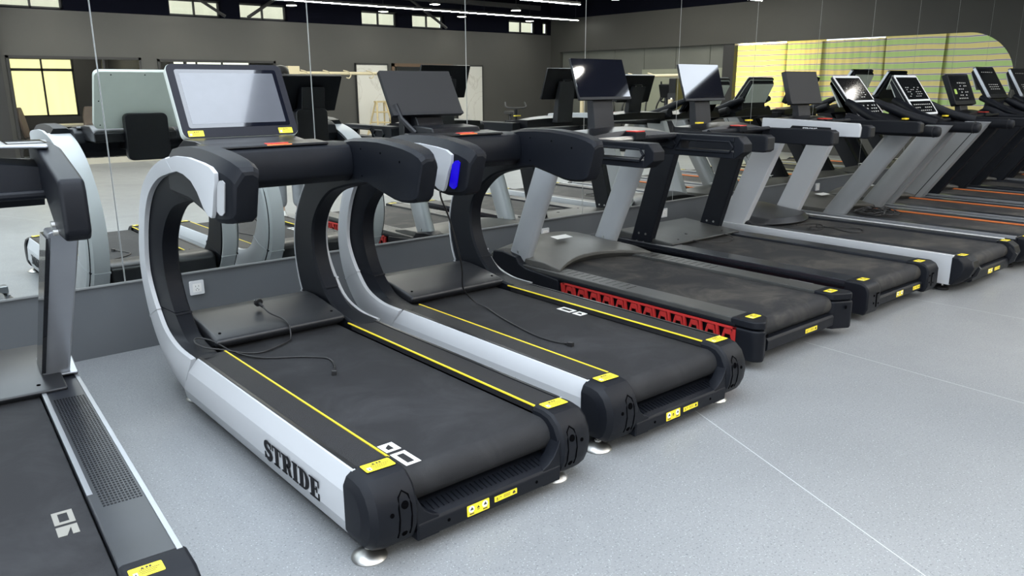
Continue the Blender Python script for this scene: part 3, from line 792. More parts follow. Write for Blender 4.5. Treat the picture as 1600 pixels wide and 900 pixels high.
# ------------------------------------------------ C-frame treadmill
def curved_treadmill(loc, label, white_screen, reflector, mark):
    root = empty('curved_treadmill', loc, 0, label, 'treadmill', 'white curved-frame treadmills')
    # underframe and motor bed
    MB().box(-.43, .43, .12, 1.95, .07, .24).box(-.40, .40, 1.9, 2.12, .06, .20).build('underframe', BLACK2, root, bevel=.01)
    belt(root, .318, .012, 1.72, .268)
    b = [o for o in root.children if o.name.startswith('running_belt')][0]
    # belt print: small open rectangle and arrow block
    S = Sheet((mark[0], mark[1], .2683), (0, -1, 0), (1, 0, 0)) if mark[2] < 0 else Sheet((mark[0], mark[1], .2683), (0, 1, 0), (-1, 0, 0))
    S.ringrect(0, .105, -.030, .030, .016, 0, .0008); S.rect(-.085, -.02, -.030, -.014, 0, .0008); S.rect(-.085, -.02, .010, .030, 0, .0008)
    S.poly([(-.085, -.014), (-.055, -.014), (-.075, .010), (-.085, .010)], 0, .0008); S.rect(-.035, -.02, -.014, .010, 0, .0008)
    lab(S.mb.build('belt_print', MARK, b, fix=False), 'white block marks printed on the belt')
    for s in (-1, 1):
        side = 'left' if s < 0 else 'right'
        # black top rail with yellow pinstripe
        MB().box(s * .335, s * .452, .11, 1.56, .262, .297).build('side_rail', RAIL, root, bevel=.004)
        lab(MB().box(s * .328, s * .3350, .11, 1.58, .293, .2985).build('pinstripe', YEL, root), 'yellow stripe along the rail')
        MB().box(s * .450, s * .466, .11, 1.54, .262, .3005).build('rail_edge', BLACK2, root, bevel=.002)
        # white lower side cover with chamfered faces, slanted front end
        prof = [(.460, .299), (.472, .297), (.4985, .222), (.503, .120), (.480, .054), (.43, .048), (.44, .2)]
        rings = [[(s * px, .105, pz) for px, pz in prof], [(s * px, 1.53 + (.30 - pz) * .78, pz) for px, pz in prof]]
        sc = MB().loft(rings).build('side_cover', WHITE, root, bevel=.0015, smooth=8); lab(sc, 'white side cover')
        if s < 0:
            slab_text(sc, 'STRIDE', (-.5048, .742, .118), (0, -1, 0), (0, -.0, 1), .075, TXTB, sx=1.35)
        else:
            slab_text(sc, 'STRIDE', (.5045, .30, .112), (0, 1, 0), (0, 0, 1), .075, TXTB, sx=1.35)
        # curved upright: outer O, rim R and opening I curves
        ST = [((1.72, .050), (1.53, .300), (1.50, .300)), ((1.93, .125), (1.72, .305), (1.64, .305)), ((2.07, .225), (1.88, .35), (1.77, .335)),
              ((2.17, .35), (1.98, .44), (1.88, .42)), ((2.22, .49), (2.055, .55), (1.955, .53)), ((2.228, .63), (2.078, .65), (1.985, .65)),
              ((2.19, .78), (2.045, .79), (1.965, .77)), ((2.10, .92), (1.972, .925), (1.88, .88)), ((1.97, 1.05), (1.865, 1.03), (1.75, .965)),
              ((1.80, 1.145), (1.71, 1.105), (1.60, 1.005)), ((1.62, 1.20), (1.53, 1.145), (1.46, 1.03)), ((1.45, 1.225), (1.42, 1.160), (1.36, 1.04))]
        flat = catmull([a + b_ + c for a, b_, c in ST], 4)
        core, shell = [], []
        for kq, q_ in enumerate(flat):
            fb = max(0, min(1, (kq - 24) / 8))
            O, Rm, I = (q_[0], q_[1]), (q_[2], q_[3]), (q_[4], q_[5])
            L = lambda A, B, t: (A[0] + (B[0] - A[0]) * t, A[1] + (B[1] - A[1]) * t)
            core.append([(s * x, *p) for x, p in ((.476, L(O, Rm, .06)), (.476, L(O, Rm, 1.0)), (.440, I), (.368, L(O, I, .985)), (.358, L(O, I, .93)), (.358, L(O, I, .07)), (.37, L(O, I, .03)))])
            shell.append([(s * x, *p) for x, p in ((.362, L(O, Rm, .02)), (.362, L(O, Rm, -.04)), (.455 + .03 * fb, L(O, Rm, -.03)), (.488 + .013 * fb, L(O, Rm, .16 - .12 * fb)), (.503 - .001 * fb, L(O, Rm, .50)), (.497 + .004 * fb, L(O, Rm, .99)), (.478, L(O, Rm, 1.01)), (.470, L(O, Rm, .9)), (.470, L(O, Rm, .10)))])
        cu = MB().loft(core).build('curved_upright', BLACK, root, smooth=28)
        sh = MB().loft(shell[:-3])
        plate = [(1.64, 1.190), (1.45, 1.222), (1.29, 1.226), (1.13, 1.215), (1.05, 1.205), (1.005, 1.185), (1.008, 1.15), (1.03, 1.11), (1.055, 1.05), (1.067, 1.02), (1.08, 1.005), (1.12, 1.012), (1.16, 1.035), (1.215, 1.094), (1.276, 1.133), (1.36, 1.154), (1.44, 1.160), (1.53, 1.146), (1.62, 1.128)]
        sh.prism(plate, s * .485, s * .501)
        lab(sh.build('upright_cover', WHITE, root, smooth=26), 'white outer cover of the curved upright')
        # joint ribs
        k = 12
        def rib(ring_list, name, m, sc_=1.012, w=2):
            out = []
            for kk_ in (0, 1):
                rg = [Vector(p) for p in ring_list[k + kk_ * 1]]
                a = [Vector(p) for p in ring_list[k]]; cen = sum(a, Vector()) / len(a)
                d = (sum([Vector(p) for p in ring_list[k + 1]], Vector()) / len(a) - cen).normalized()
                out.append([tuple(cen + (p - cen) * sc_ + d * (.010 * kk_)) for p in a])
            return MB().loft(out).build(name, m, root)
        rib(shell, 'joint_rib', WHITE, 1.05); rib(core, 'joint_rib', BLACK, 1.05)
        # handlebar pod
        sec = []
        for y, zt_, zb_, xi, xo in ((1.60, 1.240, 1.05, .357, .486), (1.50, 1.256, 1.045, .357, .486), (1.36, 1.262, 1.040, .355, .487), (1.24, 1.262, 1.015, .355, .487),
                                    (1.13, 1.254, .992, .355, .487), (1.04, 1.243, .984, .357, .486), (.965, 1.228, .986, .359, .480), (.915, 1.210, .990, .363, .470), (.895, 1.193, 1.000, .368, .462), (.888, 1.180, 1.015, .374, .455)):
            c = .014
            sh_ = max(0, min(1, (1.15 - y) / .22)) * .32
            sec.append([(s * px, y + (1.20 - pz) * sh_, pz) for px, pz in ((xi + c * 1.6, zt_), (xo - c * 2, zt_), (xo, zt_ - c * 3.2), (xo, zb_ + c * 1.4), (xo - c, zb_), (xi + c, zb_), (xi, zb_ + c), (xi, zt_ - c))])
        pod = MB().loft(sec).build('handle_pod', BLACK, root, smooth=24)
        rf = MB()
        pts = [(1.012, .4865), (.99, .484), (.975, .481), (.962, .477)]
        ring = []
        zz = [(1.035, 1.140), (1.022, 1.158), (1.022, 1.160), (1.035, 1.150)]
        for (py, px), (za, zb_) in zip(pts, zz): ring.append([(s * px, py + .03, za), (s * (px + .005), py + .029, za), (s * (px + .005), py - .001, zb_), (s * px, py, zb_)])
        lab(rf.loft(ring).build('reflector', reflector, root, smooth=60), 'reflector strip at the end of the arm')
        holes(pod, [((s * .355, 1.40, 1.21), (-s, 0, 0), .004), ((s * .355, 1.40, 1.08), (-s, 0, 0), .004), ((s * .355, 1.22, 1.20), (-s, 0, 0), .005), ((s * .357, 1.06, 1.17), (-s, 0, 0), .006), ((s * .362, .98, 1.15), (-s, 0, 0), .006), ((s * .358, 1.08, 1.01), (-s, 0, 0), .005)])
        # rear end cap
        def cap_ring(x, k_):
            pr = [(.112, .302), (.060, .302), (.012, .292), (-.025, .262), (-.048, .215), (-.055, .165), (-.048, .115), (-.028, .070), (.000, .046), (.112, .046)]
            cyy, czz = .112, .172
            return [(s * x, cyy + (py - cyy) * k_, czz + (pz - czz) * (k_ if k_ < 1 else 1)) for py, pz in pr]
        cap = MB().loft([cap_ring(.318, .86), cap_ring(.325, .95), cap_ring(.335, 1.0), cap_ring(.435, 1.0), cap_ring(.470, .95), cap_ring(.492, .84), cap_ring(.504, .64), cap_ring(.505, .60)]).build('end_cap', BLACK, root, smooth=25)
        # recessed groove and bolt holes on the rear of the cap
        g = MB()
        gy = [(-.0545, .185), (-.0445, .232), (-.018, .270)]
        arcpts = [(s * (.375 + .020 * math.cos(R(a))), .262 - .0, .235 + .030 * math.sin(R(a))) for a in range(0, 181, 20)]
        def surf(z):
            prf = [(.302, .06), (.292, .012), (.262, -.025), (.215, -.048), (.165, -.055), (.115, -.048), (.070, -.028), (.046, .0)]
            for (za, ya), (zb2, yb2) in zip(prf, prf[1:]):
                if zb2 <= z <= za: return yb2 + (ya - yb2) * (z - zb2) / (za - zb2)
            return 0
        pth = [(.352, .09), (.352, .12), (.352, .16), (.352, .20), (.357, .232), (.375, .248), (.393, .232), (.398, .20), (.398, .16), (.398, .12), (.398, .09)]
        g.tube([(s * px, surf(pz) + .0005, pz) for px, pz in pth], .0035, 6)
        g.build('cap_groove', HOLE, cap)
        holes(cap, [((s * .375, surf(.205) + .0, .205), (0, -1, .25), .014), ((s * .375, surf(.10) + .0, .10), (0, -1, -.3), .011), ((s * .425, surf(.185) + .0, .185), (0, -1, .2), .008), ((s * .325, surf(.085), .085), (0, -1, -.3), .007)])
        warning_label(cap, (s * .395, .075, .3022), (1, -.05, 0), (.05, 1, 0), .105, .056)
        level_foot(root, s * .455 if s < 0 else s * .375, .055, .08)
        level_foot(root, s * .40, 1.80, .08)
    # rear bumper with foot grip ribs
    bp = MB().prism([(.10, .138), (.05, .132), (-.018, .118), (-.036, .112), (-.044, .102), (-.042, .056), (-.034, .044), (.10, .044)], -.322, .322)
    for s in (-1, 1):
        web = [(.325, .045), (.325, .215), (.310, .180), (.292, .150), (.266, .128), (.235, .114), (.235, .045)]
        bp.prism([(s * a, b) for a, b in web], -.040, .02, 'y')
    bo = bp.build('rear_bumper', BLACK, root, bevel=.005)
    rb = MB()
    for i in range(26):
        xx = -.26 + i * .0208
        za, zb2 = .1195, .1305
        rb.add([(xx, -.012, za), (xx + .003, -.012, za), (xx + .003, .035, zb2), (xx, .035, zb2), (xx, -.012, za + .003), (xx + .003, -.012, za + .003), (xx + .003, .035, zb2 + .003), (xx, .035, zb2 + .003)],
            [(0, 3, 2, 1), (4, 5, 6, 7), (0, 1, 5, 4), (2, 3, 7, 6), (1, 2, 6, 5), (3, 0, 4, 7)])
    rb.build('grip_rib', BLACK2, bo)
    warning_label(bo, (-.075, -.0442, .080), (1, 0, 0), (0, .04, 1), .098, .040, 1)
    warning_label(bo, (.050, -.0442, .082), (1, 0, 0), (0, .04, 1), .105, .021, 2)
    holes(bo, [((-.20, -.0435, .08), (0, -1, 0), .006), ((.20, -.0435, .08), (0, -1, 0), .006)])
    # motor hood: curved plate
    hood_p = [(1.645, .292), (1.625, .318), (1.645, .330), (1.72, .345), (1.85, .365), (1.97, .378), (2.06, .378), (2.11, .355), (2.11, .06), (2.05, .06), (1.75, .24)]
    hp = MB().prism(hood_p, -.345, .345)
    ho = hp.build('motor_hood', HOODB, root, bevel=.018, seg=3)
    holes(ho, [((-.30, 1.70, .343), (0, -.15, 1), .007), ((.30, 1.70, .343), (0, -.15, 1), .007)])
    # cross bar between the pods
    cbp = [(1.475, 1.12), (1.485, 1.08), (1.53, 1.048), (1.60, 1.040), (1.68, 1.048), (1.73, 1.09), (1.745, 1.15), (1.72, 1.21), (1.66, 1.238), (1.56, 1.240), (1.50, 1.222), (1.482, 1.180)]
    cb = MB().prism(cbp, -.362, .362).build('cross_bar', BLACK, root, bevel=.012)
    MB().prism([(1.515, 1.232), (1.52, 1.244), (1.66, 1.252), (1.68, 1.242), (1.68, 1.232)], -.335, .25).build('bar_tray', BLACK2, cb, bevel=.006)
    st = MB().prism([(-.035, .0), (.035, .0), (.045, .015), (.045, .035), (-.045, .035), (-.045, .015)], 0, .006, 'z', 0)
    for i, v in enumerate(st.v): st.v[i] = (v[0] * 1.25 + .0, 1.525 + v[1] * 1.2, 1.243 + v[2])
    fr_ = MB().box(-.062, .062, 1.518, 1.572, 1.236, 1.2445)
    lab(fr_.build('button_frame', ORG, cb, bevel=.003), 'yellow and orange frame of the stop button')
    lab(st.build('stop_button', RED, cb, bevel=.002), 'red stop button')
    # screen, mount and neck
    yb, zb = 1.925, 1.262
    if white_screen:
        so, P = screen(root, yb, zb, .594, .398, 27.4, 'big_white', thick=.042)
        MB().prism(rrect(.27, .32, .035, 4), 1.96, 2.03, 'y').v
        mb = MB()
        mb.prism([(a, b + 1.175) for a, b in rrect(.27, .32, .035, 4)], 1.76, 1.83, 'y') if False else None
        mm = MB(); mm.prism([(a, b + 1.19) for a, b in rrect(.27, .30, .035, 4)], 2.005, 2.06, 'y')
        mm.box(-.10, .10, 1.70, 2.02, 1.10, 1.20)
        mm.build('screen_mount', BLACK2, root, bevel=.006)
        MB().box(-.06, .06, 1.96, 2.03, 1.16, 1.27).build('neck', BLACK2, root, bevel=.006)
        MB().prism([(1.60, 1.246), (1.75, 1.262), (1.90, 1.262), (2.0, 1.22), (2.0, 1.16), (1.65, 1.16)], -.31, .20).build('tray', BLACK2, root, bevel=.008)
    else:
        so, P = screen(root, 1.898, 1.339, .502, .292, 29.6, 'monitor_film', x=.0)
        MB().prism([(a, b + 1.215) for a, b in rrect(.25, .26, .03, 4)], 1.99, 2.05, 'y').box(-.10, .10, 1.70, 2.02, 1.12, 1.20).build('screen_mount', BLACK2, root, bevel=.006)
        nk = MB().prism([(1.90, 1.25), (2.03, 1.25), (2.06, 1.50), (2.01, 1.50), (1.95, 1.36)], -.075, .11); nk.build('neck', BLACK2, root, bevel=.006)
        MB().tube([(-.17, 1.80, 1.24), (-.20, 1.90, 1.32), (-.22, 1.93, 1.40)], .016, 8).build('support_arm', BLACK2, root)
        MB().prism([(1.62, 1.238), (1.64, 1.275), (1.78, 1.285), (1.84, 1.28), (1.86, 1.2), (1.65, 1.2)], -.17, .17).build('tray', BLACK2, root, bevel=.01)
    return root

T1 = curved_treadmill((1.575, -2.80, 0), 'white curved-frame treadmill with a large white-backed screen, nearest whole machine at the front', True, REFL, (-.262, .17, -1))
T2 = curved_treadmill((2.725, -2.74, 0), 'white curved-frame treadmill with a black screen and a blue reflector on its arm', False, BLUE, (.29, .96, 1))

# ------------------------------------------------ straight post treadmills
def post_treadmill(name, loc, label, W, L, deck, o, group=None, rot=0):
    """o: dictionary of looks"""
    root = empty(name, loc, rot, label, 'treadmill', group)
    z = deck; hw = W / 2; rw = o.get('rail_w', .155); bw = hw - rw
    bm_ = o.get('belt', BELT)
    MB().box(-hw + .03, hw - .03, .12, L - .1, .07, z - .05).build('underframe', BLACK2, root, bevel=.008)
    belt(root, bw - .006, o.get('belt_y', .04), L - .25, z - .018, .058, bm_)
    for s in (-1, 1):
        style = o.get('rail', 'plain')
        rl = MB()
        rl.box(s * bw, s * (hw - (.038 if o.get('tall_side') else .004)), .13, L - .2, z - .03, z)
        ro = rl.build('side_rail', o.get('rail_mat', RAILS), root, bevel=.005)
        if style == 'grooved':
            g = MB()
            for i in range(18):
                yy = .95 + i * .058
                g.box(s * (bw + .02), s * (hw - .04), yy, yy + .004, z - .001, z + .0008)
            g.build('rail_groove', GLOSS, ro)
        if style == 'grip':
            g = MB()
            for i in range(58):
                for j in range(11):
                    yy = .52 + i * .0182; xx = bw + .030 + j * .0105
                    g.box(s * xx, s * (xx + .0065), yy, yy + .010, z - .001, z + .0018)
            g.build('grip_pattern', BLACK2, ro)
            t1 = MB().box(s * (hw - .022), s * (hw - .006), .14, L - .32, z - .004, z + .004)
            lab(t1.build('silver_trim', SILVER, ro, bevel=.001), 'silver trim strip')
            t2 = MB().box(s * (bw + .001), s * (bw + .018), .62, L - .5, z - .008, z + .003)
            lab(t2.build('silver_trim', SILVER, ro, bevel=.001), 'silver trim strip')
        if o.get('stripe'):
            lab(MB().box(s * (bw - .003), s * (bw + .012), .15, L - .42, z - .016, z - .001).build('rail_stripe', o['stripe'], ro, bevel=.002), o.get('stripe_label', 'copper orange strip'))
        if o.get('top_strip'):
            lab(MB().box(s * (hw - .035), s * (hw + .004), .14, L - .3, z - .02, z + .004).build('rail_edge', o['top_strip'], ro, bevel=.002), 'bright metal edge strip')
        sm = o.get('side', BLACK)
        ztop = z + .004 if o.get('tall_side') else z - .035
        sp_ = MB().prism([(.12, ztop), (.12, .06), (L - .25, .06), (L - .22, ztop)], s * (hw - .035), s * (hw - .012 if o.get('honey') else hw))
        so = sp_.build('side_cover', BLACK2 if o.get('honey') else sm, root, bevel=.004)
        if not o.get('tall_side'): MB().box(s * (hw - .02), s * (hw + .004), .13, L - .25, z - .045, z - .028).build('side_lip', BLACK, so, bevel=.002)
        if o.get('honey'):
            h = MB(); n = 12; ya, yb = .12, L - .88; dy = (yb - ya) / n; z0, z1 = .070, z - .050
            h.box(s * (hw - .004), s * (hw + .012), ya, yb, z1 - .012, z1).box(s * (hw - .004), s * (hw + .012), ya, yb, z0, z0 + .010)
            h.box(s * (hw - .004), s * (hw + .012), ya, ya + .02, z0, z1).box(s * (hw - .004), s * (hw + .012), yb - .02, yb, z0, z1)
            zm = (z0 + z1) / 2
            for i in range(n):
                y_ = ya + i * dy
                # open hexagon ring and the slanting strut between neighbours
                cx = y_ + dy * .45; rx, rz = dy * .36, (z1 - z0) * .40; ix, iz = rx * .68, rz * .50
                hexo = [(cx - rx, zm), (cx - rx * .55, zm + rz), (cx + rx * .55, zm + rz), (cx + rx, zm), (cx + rx * .55, zm - rz), (cx - rx * .55, zm - rz)]
                hexi = [(cx - ix, zm), (cx - ix * .6, zm + iz), (cx + ix * .6, zm + iz), (cx + ix, zm), (cx + ix * .6, zm - iz), (cx - ix * .6, zm - iz)]
                for a in range(6):
                    b = (a + 1) % 6
                    h.prism([hexo[a], hexo[b], hexi[b], hexi[a]], s * (hw - .002), s * (hw + .010))
                h.prism([(y_ + dy * .80, z0 + .005), (y_ + dy * .94, z0 + .005), (y_ + dy * 1.16, z1 - .005), (y_ + dy * 1.02, z1 - .005)], s * (hw - .002), s * (hw + .014))
            lab(h.build('honeycomb_panel', REDP, root, bevel=.0015, seg=1), 'red openwork panel of hexagons')
        if o.get('side_text') and s < 0:
            font_text(so, o['side_text'], frame_mtx((-hw - .0006, o.get('text_y', 1.2), z * .42), (0, -1, 0), (0, 0, 1)), .085, TXTB, offset=.002)
        if o.get('side_frame_mark') and s < 0:
            S = Sheet((-hw - .0006, .55, z - .075), (0, -1, 0), (0, 0, 1)); S.ringrect(0, .18, -.012, .012, .002, 0, .0006)
            lab(S.mb.build('outline_mark', LWH, so, fix=False), 'thin outlined plate mark')
        # end caps
        cs = o.get('cap', 'round')
        cx0, cx1 = bw - .004, hw + .006
        if cs == 'round':     # tall cap with a rounded plan
            pl = [(cx0, .16), (cx0, .055), (cx0 + .01, .03)] + [((cx1 - .07) + .07 * math.cos(R(a)), .06 + .07 * math.sin(R(a)) - .02) for a in range(-75, 1, 15)] + [(cx1, .16)]
            c = MB().prism([(s * a, b) for a, b in pl], .052, z - .048, 'z')
            top = MB().prism([(s * (a * .985 + .003), b + .004) for a, b in pl], z - .043, z + .002, 'z')
            co = c.build('end_cap', BLACK, root, bevel=.012, seg=3); top.build('cap_top', BLACK, co, bevel=.010, seg=3)
            holes(co, [((s * (cx0 + .075), -.013, .19), (0, -1, 0), .011), ((s * (cx0 + .105), -.008, .195), (.3 * s, -1, 0), .011), ((s * (cx0 + .105), -.008, .10), (.3 * s, -1, 0), .010)])
        elif cs == 'box':
            pr = [(.16, z + .002), (.05, z + .002), (.01, z - .015), (-.01, z - .05), (-.012, .10), (.01, .055), (.16, .055)]
            co = MB().prism(pr, s * cx0, s * cx1).build('end_cap', BLACK, root, bevel=.014, seg=3)
            xs = cx0 + .06
            S = Sheet((s * xs, -.0125, .15), (1, 0, 0), (0, 0, 1)); S.rect(-.006, .006, -.05, .045, 0, .001); S.rect(.0, .03, .035, .045, 0, .001)
            S.mb.build('cap_slot', HOLE, co, fix=False)
            holes(co, [((s * xs - .035, -.012, .18), (0, -1, 0), .007), ((s * xs - .035, -.012, .13), (0, -1, 0), .007), ((s * xs + .03, -.012, .12), (0, -1, 0), .006)])
        else:                 # faceted wedge cap
            cf = .125
            pr = [(cf, z + .002), (.05, z + .002), (-.0, z - .03), (-.02, z - .08), (.01, .13), (.09, .060), (cf, .055)]
            co = MB().loft([[(s * cx0, a, b) for a, b in pr], [(s * (cx1 - .05), a, b) for a, b in pr], [(s * cx1, cf + (a - cf) * .62, .16 + (b - .16) * .9) for a, b in pr]]).build('end_cap', BLACK, root, bevel=.008)
            MB().prism([(.03, z - .03), (-.03, z - .09), (-.012, .13), (.06, .07), (.085, .085), (.015, .14), (.0, z - .09), (.04, z - .045)], s * (cx0 - .002), s * (cx0 + .022)).build('cap_rim', DGREY, co, bevel=.002)
            holes(co, [((s * (cx0 + .06), -.008, z - .09), (0, -1, .2), .009), ((s * (cx0 + .06), .004, .14), (0, -1, -.3), .009)])
            if o.get('cap_text') and s < 0:
                font_text(co, 'FITNESS', frame_mtx((s * (cx1 - .045), -.0135, .135), (1, 0, 0), (0, -.0, 1)), .030, TXTW, offset=.001)
        warning_label(co, (s * (cx0 + .062), .088, z + .0022), (1, 0, 0), (0, 1, 0), .085, .052)
        level_foot(root, s * (hw - .09), .20 if o.get('foot_y') is None else o['foot_y'], .09, 'rubber')
        level_foot(root, s * (hw - .09), L - .55, .09, 'rubber')
        # boot and post
        py, pl_, tilt_ = o['post_y'], o.get('post_len', .24), o['post_lean']
        pz0, pz1 = o.get('post_z0', z), o['post_z1']
        px0, px1 = hw - .035 - o.get('post_w', .07), hw - .035 + o.get('post_out', 0)
        if o.get('boot'):
            bt = [(py + .10, .06), (py + .115, .20), (py + .09, .335), (py - .02, .345), (py - .17, .325), (py - .20, .285), (py - .27, .26), (py - .60, .235), (py - .62, .10), (py - .60, .06)]
            MB().prism(bt, s * (px0 - .01), s * (hw + .010)).build('post_boot', BLACK, root, bevel=.012)
        y_t = py - tilt_
        rounded = o.get('post_round')
        if rounded:
            n = 14; rings = []
            for zz_, yy in ((pz0, py), (pz1, y_t)):
                cx_, cy__ = (px0 + px1) / 2, yy - pl_ / 2
                rings.append([(s * (cx_ + (px1 - px0) / 2 * (abs(math.cos(a)) ** .7) * (1 if math.cos(a) > 0 else -1)), cy__ + pl_ / 2 * (abs(math.sin(a)) ** .7) * (1 if math.sin(a) > 0 else -1), zz_) for a in [2 * PI * i / n for i in range(n)]])
            MB().loft(rings).build('post', o['post'], root, smooth=50)
        else:
            xb_ = o.get('post_xb', 0)
            rings = [[(s * (px0 + xo), yy, zz_), (s * (px1 + xo), yy, zz_), (s * (px1 + xo), yy - pl_, zz_), (s * (px0 + xo), yy - pl_, zz_)] for zz_, yy, xo in ((pz0, py, xb_), (pz1, y_t, 0))]
            po = MB().loft(rings).build('post', o['post'], root, bevel=.010, seg=2)
            if o.get('post_groove'):
                lab(MB().loft([[(s * (px0 - .002), yy - pl_ * .70, zz_), (s * (px0 + .002), yy - pl_ * .70, zz_), (s * (px0 + .002), yy - pl_ * .66, zz_), (s * (px0 - .002), yy - pl_ * .66, zz_)] for zz_, yy in ((pz0, py), (pz1 - .01, y_t))]).build('post_groove', BLACK2, po), 'dark groove down the post')
        dz = pz1 - pz0
        if o.get('post_bolts'):
            mb = MB()
            for sgn in (-1, 1):
                for a, b in o['post_bolts']:
                    yy = py - tilt_ * (b / dz) - pl_ * a
                    xf = px0 if sgn < 0 else px1
                    mb.tube([(s * xf, yy, pz0 + b), (s * (xf + sgn * .005), yy, pz0 + b)], .009, 10)
            mb.build('post_bolt', STEEL, root)
        # handle arm
        a0, a1, az0, az1 = o['arm']
        ax0, ax1 = o.get('arm_x', (hw - .13, hw - .03)); am = o.get('arm_mat', FOAM); st = o['arm_style']
        if st == 'hex':       # deep arm with an openwork slot
            c = .045
            out = [(a0, az0 + c), (a0, az1 - c * .4), (a0 - c * .4, az1), (a1 + c, az1), (a1, az1 - c), (a1, az0 + c), (a1 + c * 1.4, az0), (a0 - c, az0)]
            y_a, y_b, zlo, zhi = a1 + .075, a0 - .33, az0 + .045, az1 - .038
            ys_ = lambda f: y_a + (y_b - y_a) * f
            mb = MB()
            # frame around the slot: back, front, top and bottom bars
            mb.prism([(a0, az0 + c), (a0, az1 - c * .4), (a0 - c * .4, az1), (y_b, az1), (y_b, az0), (a0 - c, az0)], s * ax0, s * ax1)
            mb.prism([(y_a, az1), (a1 + c, az1), (a1, az1 - c), (a1, az0 + c), (a1 + c * 1.4, az0), (y_a, az0)], s * ax0, s * ax1)
            mb.box(s * ax0, s * ax1, y_a, y_b, zhi, az1).box(s * ax0, s * ax1, y_a, y_b, az0, zlo)
            ao = mb.build('handle_arm', BLACK, root, bevel=.012, seg=2)
            rm = MB()
            for xf in (ax0 - .003, ax1 + .003):
                lp = [(y_a, (zlo + zhi) / 2), (y_a + .03, zhi + .004), (y_b - .01, zhi + .004), (y_b + .035, zlo - .004), (y_a + .03, zlo - .004), (y_a, (zlo + zhi) / 2)]
                rm.tube([(s * xf, a, b) for a, b in lp], .0085, 6)
                lp = [(y_b + .07, zlo), (y_b + .045, (zlo + zhi) / 2 + .0), (y_b + .07, zhi), (y_b + .19, zhi), (y_b + .215, (zlo + zhi) / 2), (y_b + .19, zlo), (y_b + .07, zlo)]
                rm.tube([(s * xf, a, b) for a, b in lp], .0085, 6)
            rm.build('arm_rib', BLACK, ao)
        elif st == 'box':
            ao = MB().prism([(a0, az0), (a0, az1), (a1 + .02, az1), (a1, az1 - .012), (a1, az0 + .012), (a1 + .015, az0)], s * ax0, s * ax1).build('handle_arm', am, root, bevel=.014, seg=3)
            MB().prism([(a1 + .02, az0 + .004), (a1 + .02, az1 - .004), (a1 - .012, az1 - .014), (a1 - .012, az0 + .014)], s * (ax0 + .004), s * (ax1 - .004)).build('arm_end', DGREY, ao, bevel=.01, seg=2)
        elif st == 'tube':
            cx_ = (ax0 + ax1) / 2; rr_ = (az1 - az0) / 2; zc_ = (az0 + az1) / 2
            pts = catmull([(a0, zc_ + .10), (a0 - .10, zc_ + .075), (a0 - .24, zc_ + .015), (a0 - .40, zc_), (a1 + .03, zc_)], 4)
            rs = [rr_ * .95] * len(pts) + [rr_ * .8, rr_ * .35]
            ao = MB().tube([(s * cx_, p[0], p[1]) for p in pts] + [(s * cx_, a1 + .008, zc_), (s * cx_, a1, zc_)], rs, 14).build('handle_arm', am, root, smooth=60)
            rg = MB().lathe((s * cx_, a1 + .05, zc_), [(rr_ * .9, 0), (rr_ * 1.03, .002), (rr_ * 1.03, .010), (rr_ * .9, .012)], 18, 'y').build('grip_ring', DGREY, ao)
        elif st == 'deep':
            ao = MB().prism([(1.88, 1.10), (1.90, 1.285), (1.62, 1.275), (a1 + .10, az1 + .012), (a1 + .02, az1 - .005), (a1, az1 - .05), (a1, az0 + .03), (a1 + .03, az0), (a1 + .20, az0), (a1 + .42, az0 + .12)], s * ax0, s * ax1).build('handle_arm', BLACK, root, bevel=.016, seg=3)
            tr_ = MB().prism([(ax0 - .14, 1.66), (ax0 - .02, 1.60), (ax1 - .05, 1.57), (ax1 - .01, 1.93), (ax0 - .14, 1.93)], 1.274, 1.290, 'z')
            tr_.v = [(s * p[0], p[1], p[2]) for p in tr_.v]
            to = tr_.build('cup_tray', SILVER, ao, bevel=.008); lab(to, 'silver tray on top of the arm')
            S = Sheet((s * (ax0 - .06), 1.66, 1.2905), (1, 0, 0), (0, 1, 0)) if s > 0 else Sheet((s * (ax1 - .03), 1.62, 1.2925), (1, 0, 0), (0, 1, 0))
            S.ringrect(-.035, .105, 0, .24, .008, 0, .002); S.rect(-.035, .105, .17, .19, 0, .002)
            S.mb.build('tray_rim', GLOSS, to, fix=False)
            pl2 = MB().loft([[(s * (px0 - .056 + .072 * q_), 1.99 - q_ * .68, .30 + q_), (s * (px0 - .056 + .072 * q_), 1.83 - q_ * .70, .30 + q_), (s * (px0 - .040 + .072 * q_), 1.83 - q_ * .70, .30 + q_), (s * (px0 - .040 + .072 * q_), 1.99 - q_ * .68, .30 + q_)] for q_ in (0, .2, .45, .66)])
            lab(pl2.build('post_cover', GLOSS, root), 'glossy black inner cover of the post')
            mb = MB().tube([(s * (ax0 - .012), 1.40, 1.00), (s * (ax0 + .01), 1.40, 1.00)], .018, 12)
            MB().tube([(s * (ax0 - .016), 1.33, .985), (s * (ax0 + .01), 1.33, .985)], .012, 12).build('arm_bolt', STEEL, ao)
            mb.build('arm_bolt', STEEL, ao)
            kp = MB().prism([(1.84, .270), (1.83, .282), (1.98, .315), (2.05, .315), (2.05, .27)], s * (hw - .14), s * (hw - .005)).build('post_foot_plate', SILVER, root, bevel=.006)
